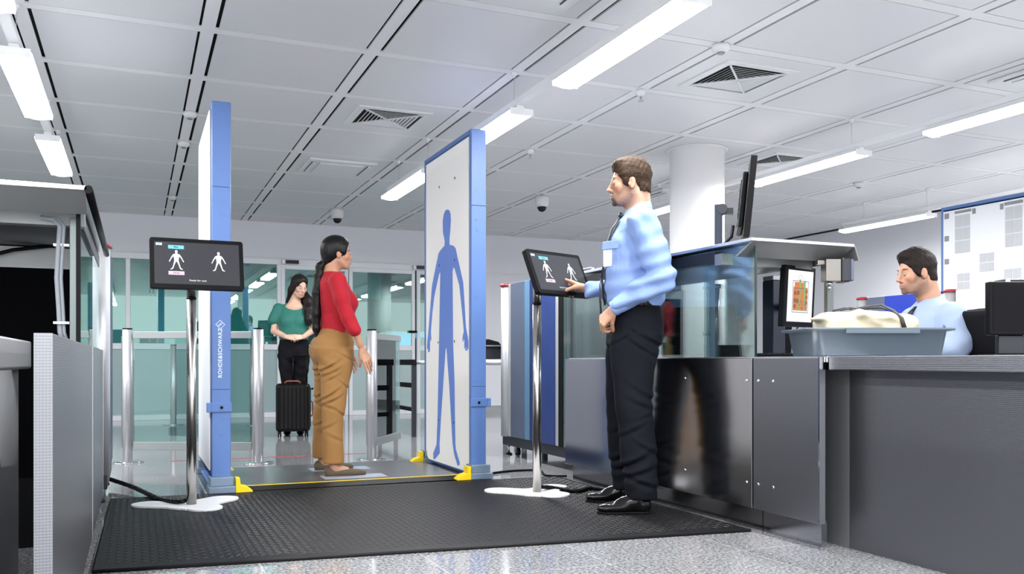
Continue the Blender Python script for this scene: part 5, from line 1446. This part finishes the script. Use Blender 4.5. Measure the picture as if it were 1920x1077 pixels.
S.loft([(1.035,.015,0,.115,.150),(1.08,.02,0,.125,.158),(1.16,.022,0,.122,.160),(1.25,.022,0,.122,.175),(1.33,.005,0,.106,.182),(1.38,-.002,0,.088,.170),(1.415,-.006,0,.064,.120),(1.44,-.008,0,.050,.070)],.02,p=2.15)
for s_ in (-1,1): S.ell((.095,s_*.068,1.235),(.045,.058,.055),.04); S.cap((.0,s_*.165,1.375),(.018,s_*.215,1.245),.058,.060,.03)
S.cap((.10,0,1.45),(.125,0,1.33),.055,.006,.010,'s')   # v neck
S.disp(lambda X,Y,Z:.005*folds(X,Y,Z,(.2,.5,1),42,9,4))
M['green']=mat('teal_green_shirt',lin(22,98,88),.7,sheen=.05,bump=((30,30,14),.5,.014))
sdf_obj('tshirt',S,'green',wm)
S=SDF((-.18,-.24,.03),(.18,.24,1.08),.007)
S.loft([(1.06,.01,0,.112,.142),(1.0,.0,0,.125,.158),(.92,-.01,0,.138,.172),(.84,-.005,0,.128,.165),(.80,0,0,.10,.14)],.03)
for s_ in (-1,1): S.loft([(.88,-.01,s_*.082,.120,.090),(.72,.0,s_*.080,.100,.080),(.52,.005,s_*.062,.068,.062),(.35,-.005,s_*.062,.062,.056),(.07,-.01,s_*.070,.046,.042)],.015)
S.disp(lambda X,Y,Z:.003*folds(X,Y,Z,(.3,.3,1),60,9,4))
M['jeans']=mat('black_jeans',(.006,.006,.008,1),.75,0,.1)
sdf_obj('jeans',S,'jeans',wm)
for s_ in (-1,1):
    S=SDF((-.11,-.06,-.005),(.2,.06,.12),.006); S.ell((-.03,0,.04),(.05,.035,.045),.02); S.ell((.07,0,.03),(.09,.040,.032),.03); S.half((0,0,-1),-.003)
    o=sdf_obj('shoe',S,'black',wm); o.location=(0,s_*.07,0)
MB().tube([(.128+.030*math.cos(a)*.4,.138+.030*math.cos(a)*.9*.6,1.075+.030*math.sin(a)) for a in np.linspace(0,2*PI,20)],.0035,6).build('wrist_watch','chrome',wm)
MB().tube([(.128+.028*math.cos(a)*.4,-.118-.028*math.cos(a)*.9*.6,1.075+.028*math.sin(a)) for a in np.linspace(0,2*PI,20)],.0035,6).build('bracelet','black',wm)
MB().tube([(.052+.045*math.cos(a),.05*math.sin(a)+.005,1.425-.055*max(0,math.cos(a))) for a in np.linspace(-1.4,1.4,16)],.0016,6).build('necklace','gold',wm)

# suitcase
ps=W((549.5-960)/F*9.50,9.50)
t=thing('suitcase','glossy black cabin suitcase on wheels in front of the waiting woman','suitcase',(ps.x,ps.y,0),-YAW+math.radians(14))
sh=MB().box(-.178,.178,-.11,.11,.055,.565).build('shell',mat('suitcase_black',(.003,.003,.003,1),.22,0,.22),t,bevel=.035,seg=5)
rb=MB()
for i in range(7): rb.box(-.145+i*.042,-.125+i*.042,-.114,-.1105,.09,.53)
rb.build('front_ribs','black',sh,bevel=.0015)
MB().box(.1785,.186,-.012,.004,.10,.52).tube([(.19,-.03,.50),(.205,-.03,.51),(.21,-.03,.515)],.010,8).build('zip_seam','black',t)
MB().tube([(.179,.0,.21),(.204,.0,.225),(.206,.0,.36),(.179,.0,.375)],.009,8).build('side_handle','brown',t)
MB().tube([(-.09,-.02,.566),(-.06,-.02,.588),(.05,-.02,.588),(.08,-.02,.566)],.010,8).build('top_handle','brown',t)
MB().tube([(.0,.07,.566),(.0,.07,.86)],.008,8).tube([(.145,.07,.566),(.145,.07,.86)],.008,8).tube([(-.01,.07,.865),(.155,.07,.865)],.011,8).build('pull_handle','black',t)
for xx in (-.14,.14):
    for yy in (-.08,.08):
        w=MB().tube([(xx-.018,yy,.026),(xx-.004,yy,.026)],.025,16).tube([(xx+.004,yy,.026),(xx+.018,yy,.026)],.025,16).build('wheel','black',t)
        MB().tube([(xx,yy,.03),(xx,yy,.0545)],[.012,.022],12).build('wheel_fork','black',w)

# ------------------------------------------------------------------ seated officer
O4=W((1750-960)/F*5.10,5.10)
so = thing('person','seated man in light blue shirt looking at the x-ray monitor','person',(O4.x,O4.y,0),math.radians(160))
hf4 = Frame((.100,0,1.312),*frame_axes((1,-.02,-.12),(.1,0,1)),1.03)
S1=SDF((-.12,-.34,.70),(.66,.34,1.49),.0036); head(S1,hf4,True,np.array((.015,0,1.11)),.054)
S2=S1
for s_ in (-1,1): hand(S2,(.44,s_*.16,.875),(1,-s_*.15,-.15),(.1,0,1),-s_,[(.2,.4,.3)]*4,(.4,.3),1.0,.04,fore=(.34,s_*.18,.885))
core(S1,(.015,0,1.11),[((.0,s_*.17,1.04),(.0,s_*.245,.87),(.36,s_*.18,.885)) for s_ in (-1,1)],(.0,0,.75),.09,.12)
b4=sdf_obj('body',[S1],skin_mat('skin_seated'),so,skin_color((.46,.25,.165),hf4,(.40,.17,.14),((.07,.05,.04),.62,.45)))
face_parts(b4,hf4,'brow_dark',.0030,'iris_brown')
M['hair_d']=mat('dark_brown_hair',(.010,.006,.0045,1),.55,0,.2,bump=((150,420,200),1,.004))
short_hair(hf4,0,.014,'hair','hair_d',so,1.25,seed=9,up=1.1)
S=SDF((-.26,-.36,.48),(.46,.36,1.20),.0068)
S.loft([(.52,-.02,0,.150,.185),(.62,-.010,0,.165,.185),(.75,.0,0,.165,.185),(.90,.002,0,.165,.192),(1.0,.0,0,.150,.200),(1.06,.004,0,.128,.195),(1.10,.008,0,.104,.165),(1.13,.010,0,.082,.115),(1.155,.012,0,.066,.080)],.02)
S.cap((.0,-.12,1.075),(.0,.12,1.075),.055,.055,.04)
for s_ in (-1,1):
    S.chain([(.0,s_*.195,1.05),(-.005,s_*.245,.90),(.02,s_*.255,.86)],[.080,.072,.062],.03); S.chain([(.03,s_*.25,.86),(.39,s_*.165,.878)],[.060,.040],.02)
S.disp(lambda X,Y,Z:.010*folds(X,Y,Z,(.7,.2,1),70,9,17)*(.5+.5*np.clip((np.abs(Y)-.12)/.05,0,1)))
S.chain([(.05,.215,1.06),(.06,.235,.98),(.05,.23,.90)],[.004,.007,.005],.012,mode='s')
M['shirt2']=mat('pale_blue_shirt',lin(148,164,192),.7,0,.3,sheen=.0,bump=((26,26,16),.35,.012))
sh2=sdf_obj('shirt',S,'shirt2',so)
collar(sh2,(.020,0),(.078,.078),(.068,.068),1.135,1.190,'shirt2',fwdtilt=.035)
tb=MB(); vs=[]
pts=[(.100,1.115,.018),(.135,1.08,.022),(.158,1.0,.030),(.172,.90,.034),(.176,.80,.036)]
for x_,z_,w_ in pts: vs += [(x_+.004,-w_,z_),(x_+.014,0,z_),(x_+.004,w_,z_)]
fs=[]
for i in range(len(pts)-1):
    for j in (0,1): fs.append((3*i+j,3*i+j+1,3*i+4+j,3*i+3+j))
b_=tb.add(vs,fs,True).build('tie','tie',so); sd=b_.modifiers.new('t','SOLIDIFY'); sd.thickness=.004
S=SDF((-.20,-.26,.08),(.60,.26,.62),.01)
S.loft([(.46,-.02,0,.150,.185),(.56,-.02,0,.150,.18)],.03)
for s_ in (-1,1): S.chain([(.0,s_*.10,.53),(.44,s_*.14,.54),(.46,s_*.15,.12)],[.088,.068,.055],.03)
sdf_obj('trousers',S,'trousers_dark',so)
for s_ in (-1,1): dress_shoe(so,.44,s_*.15,0,.28)
# chair
t=thing('office_chair','black office chair behind the seated officer with silver back arms','chair',(O4.x,O4.y,0),math.radians(160+0))
box('seat','black_matte',t,-.24,.24,-.24,.24,.40,.455,bevel=.02)
S=SDF((-.36,-.26,.48),(-.20,.26,1.18),.008)
S.ell((-.275,0,.80),(.030,.225,.30),.01)
S.op(lambda X,Y,Z: np.maximum(np.maximum(np.abs(X+.275)-.018,np.abs(Y)-.20),np.abs(Z-.80)-.27)-.03,(-.33,-.23,.5),(-.23,.23,1.1),.02)
bk_=sdf_obj('backrest','' or S,'black_matte',t)
MB().tube([(-.31,-.215,1.02),(-.335,-.225,.90),(-.33,-.23,.72),(-.29,-.22,.50)],.009,8).tube([(-.31,.215,1.02),(-.335,.225,.90),(-.33,.23,.72),(-.29,.22,.50)],.009,8).build('back_arms','chrome',t)
MB().tube([(0,0,.10),(0,0,.3995)],.028,16).build('gas_column','chrome',t)
for k in range(5):
    a=2*PI*k/5; MB().tube([(.03*math.cos(a),.03*math.sin(a),.11),(.28*math.cos(a),.28*math.sin(a),.075)],[.022,.014],10).build('base_arm','black',t)
    MB().tube([(.28*math.cos(a)-.02*math.sin(a),.28*math.sin(a)+.02*math.cos(a),.03),(.28*math.cos(a)+.02*math.sin(a),.28*math.sin(a)-.02*math.cos(a),.03)],.03,14).build('caster','black',t)
# second chair visible right of him
p=W((1860-960)/F*4.72,4.72)
t=thing('office_chair','black fabric chair back with silver side arm beside the right edge monitor','chair',(p.x,p.y,0),-YAW)
box('seat','black_matte',t,-.06,.38,-.20,.20,.42,.475,bevel=.02)
S=SDF((-.20,-.26,.50),(.22,.26,1.18),.007)
S.op(lambda X,Y,Z: np.sqrt(np.maximum(np.abs(X-.02+.22*(Z-.9)+.35*Y-.25*np.maximum(.85-Z,0))-.022,0)**2+np.maximum(np.abs(Y)-.13,0)**2+np.maximum(np.abs(Z-.83)-.21,0)**2)-.035,(-.20,-.2,.52),(.2,.2,1.12),.01)
sdf_obj('backrest',S,'black_matte',t)
MB().tube([(.045,-.20,1.09),(.062,-.205,1.05),(.058,-.21,.97),(.02,-.21,.87),(-.03,-.19,.78),(-.02,-.15,.60),(.05,-.1,.48)],.006,8).build('back_arm','chrome',t)
MB().tube([(.05,-.19,.96),(.09,-.18,.88),(.14,-.17,.80),(.15,-.15,.60),(.12,-.12,.475)],[.030,.035,.035,.03,.03],10).build('support_arm','black_matte',t)
MB().tube([(.16,0,.10),(.16,0,.4195)],.028,16).build('gas_column','chrome',t)
for k in range(5):
    a=2*PI*k/5; MB().tube([(.16+.03*math.cos(a),.03*math.sin(a),.11),(.16+.26*math.cos(a),.26*math.sin(a),.03)],[.022,.018],10).build('base_arm','black',t)

# ------------------------------------------------------------------ bag in the tray
p=W(1.585,4.01)
t=thing('canvas_bag','cream canvas bag with black straps lying in the grey tray','bag',(p.x,p.y,.8222+.012),-YAW)
S=SDF((-.28,-.17,-.01),(.26,.17,.24),.005)
S.op(lambda X,Y,Z: np.sqrt(np.maximum(np.abs(X)-.17,0)**2+np.maximum(np.abs(Y)-.07,0)**2+np.maximum(np.abs(Z-.085)-.05,0)**2)-.035,(-.21,-.11,0),(.21,.11,.17),.02)
S.chain([(-.205,-.04,.165),(-.05,-.05,.172),(.08,-.05,.162)],[.012,.018,.016],.03,flat=((0,1,0),3)); S.ell((-.215,-.03,.155),(.030,.06,.012),.02)
S.ell((.05,-.03,.150),(.11,.09,.035),.03); S.ell((.17,-.02,.135),(.05,.08,.03),.03)
S.chain([(.00,-.13,.145),(.07,-.125,.132),(.13,-.12,.120)],[.004,.016,.006],.015,mode='s')
S.disp(lambda X,Y,Z:.004*folds(X,Y,Z,(.7,.1,.8),42,10,6)+.002*nz(X,Y,Z,60,4,2))
bg=sdf_obj('bag_body',S,'canvas',t)
def strap(pts,w,nm='strap'):
    mb=MB(); vs=[]
    P_=[Vector(q) for q in pts]
    for i,q in enumerate(P_):
        tt=(P_[min(i+1,len(P_)-1)]-P_[max(i-1,0)]).normalized(); side=tt.cross(Vector((0,-.35,1))).normalized()*w
        vs += [q-side,q+side]
    mb.add(vs,[(2*i,2*i+1,2*i+3,2*i+2) for i in range(len(P_)-1)],True); o=mb.build(nm,'strap',t); sd=o.modifiers.new('t','SOLIDIFY'); sd.thickness=.004; sd.offset=1; return o
strap([(-.13,-.06,.192),(-.08,-.07,.200),(-.03,-.06,.194)],.010); strap([(-.15,-.03,.190),(-.10,-.05,.200),(-.06,-.02,.195)],.008)
strap([(-.05,-.02,.198),(.01,-.04,.210),(.06,-.05,.216),(.10,-.075,.190),(.125,-.105,.155),(.135,-.113,.11)],.011,'shoulder_strap')
strap([(-.03,.0,.195),(.02,-.01,.204),(.07,-.02,.206),(.10,-.03,.195)],.010)
# ================================================================== CAMERA, LIGHT
cam = bpy.data.cameras.new('camera'); co = bpy.data.objects.new('camera', cam); C.objects.link(co)
cam.sensor_width = 36; cam.lens = F/1920*36; cam.shift_y = (HOR-538.5)/1920
co.location = (0,0,HC); co.rotation_euler = (PI/2,0,-YAW); cam.clip_start=.05
bpy.context.scene.camera = co
def area(name, loc, sx, sy, power, rot=(0,0,0), col=(1,1,1)):
    l = bpy.data.lights.new(name,'AREA'); l.shape='RECTANGLE'; l.size=sx; l.size_y=sy; l.energy=power; l.color=col
    o = bpy.data.objects.new(name,l); C.objects.link(o); o.location=loc; o.rotation_euler=rot; return o
# the strip lamps' light (downwards)
for xr in (-.62, 2.406, 5.43, 8.45, -3.65):  # includes the added outer row on the left
    for i,y0 in enumerate((-2.63,-.59, 1.45, 3.49, 5.53, 7.57)):
        if xr == 8.45 and i < 3: continue
        area('strip_light', (xr, y0+.685, ZL-.02), .17, 1.37, 40)
area('rear_room_light', (1.0,16,2.7), 4, 3, 70, col=(.8,1,.97)); area('rear_room_light', (5.5,16,2.7), 3, 3, 60, col=(.8,1,.97))
area('rear_room_light', (-3,15.5,2.7), 3, 3, 60, col=(.8,1,.97))
w = bpy.data.worlds.new('world'); bpy.context.scene.world = w; w.use_nodes = True
w.node_tree.nodes['Background'].inputs[0].default_value = (1,1,1,1); w.node_tree.nodes['Background'].inputs[1].default_value = 1.7
sc_ = bpy.context.scene
sc_.view_settings.view_transform='Standard'; sc_.view_settings.look='None'; sc_.view_settings.gamma=1; sc_.view_settings.exposure=0.54
sc_.cycles.use_denoising=True; sc_.cycles.max_bounces=9; sc_.cycles.transparent_max_bounces=16; sc_.cycles.sample_clamp_indirect=6
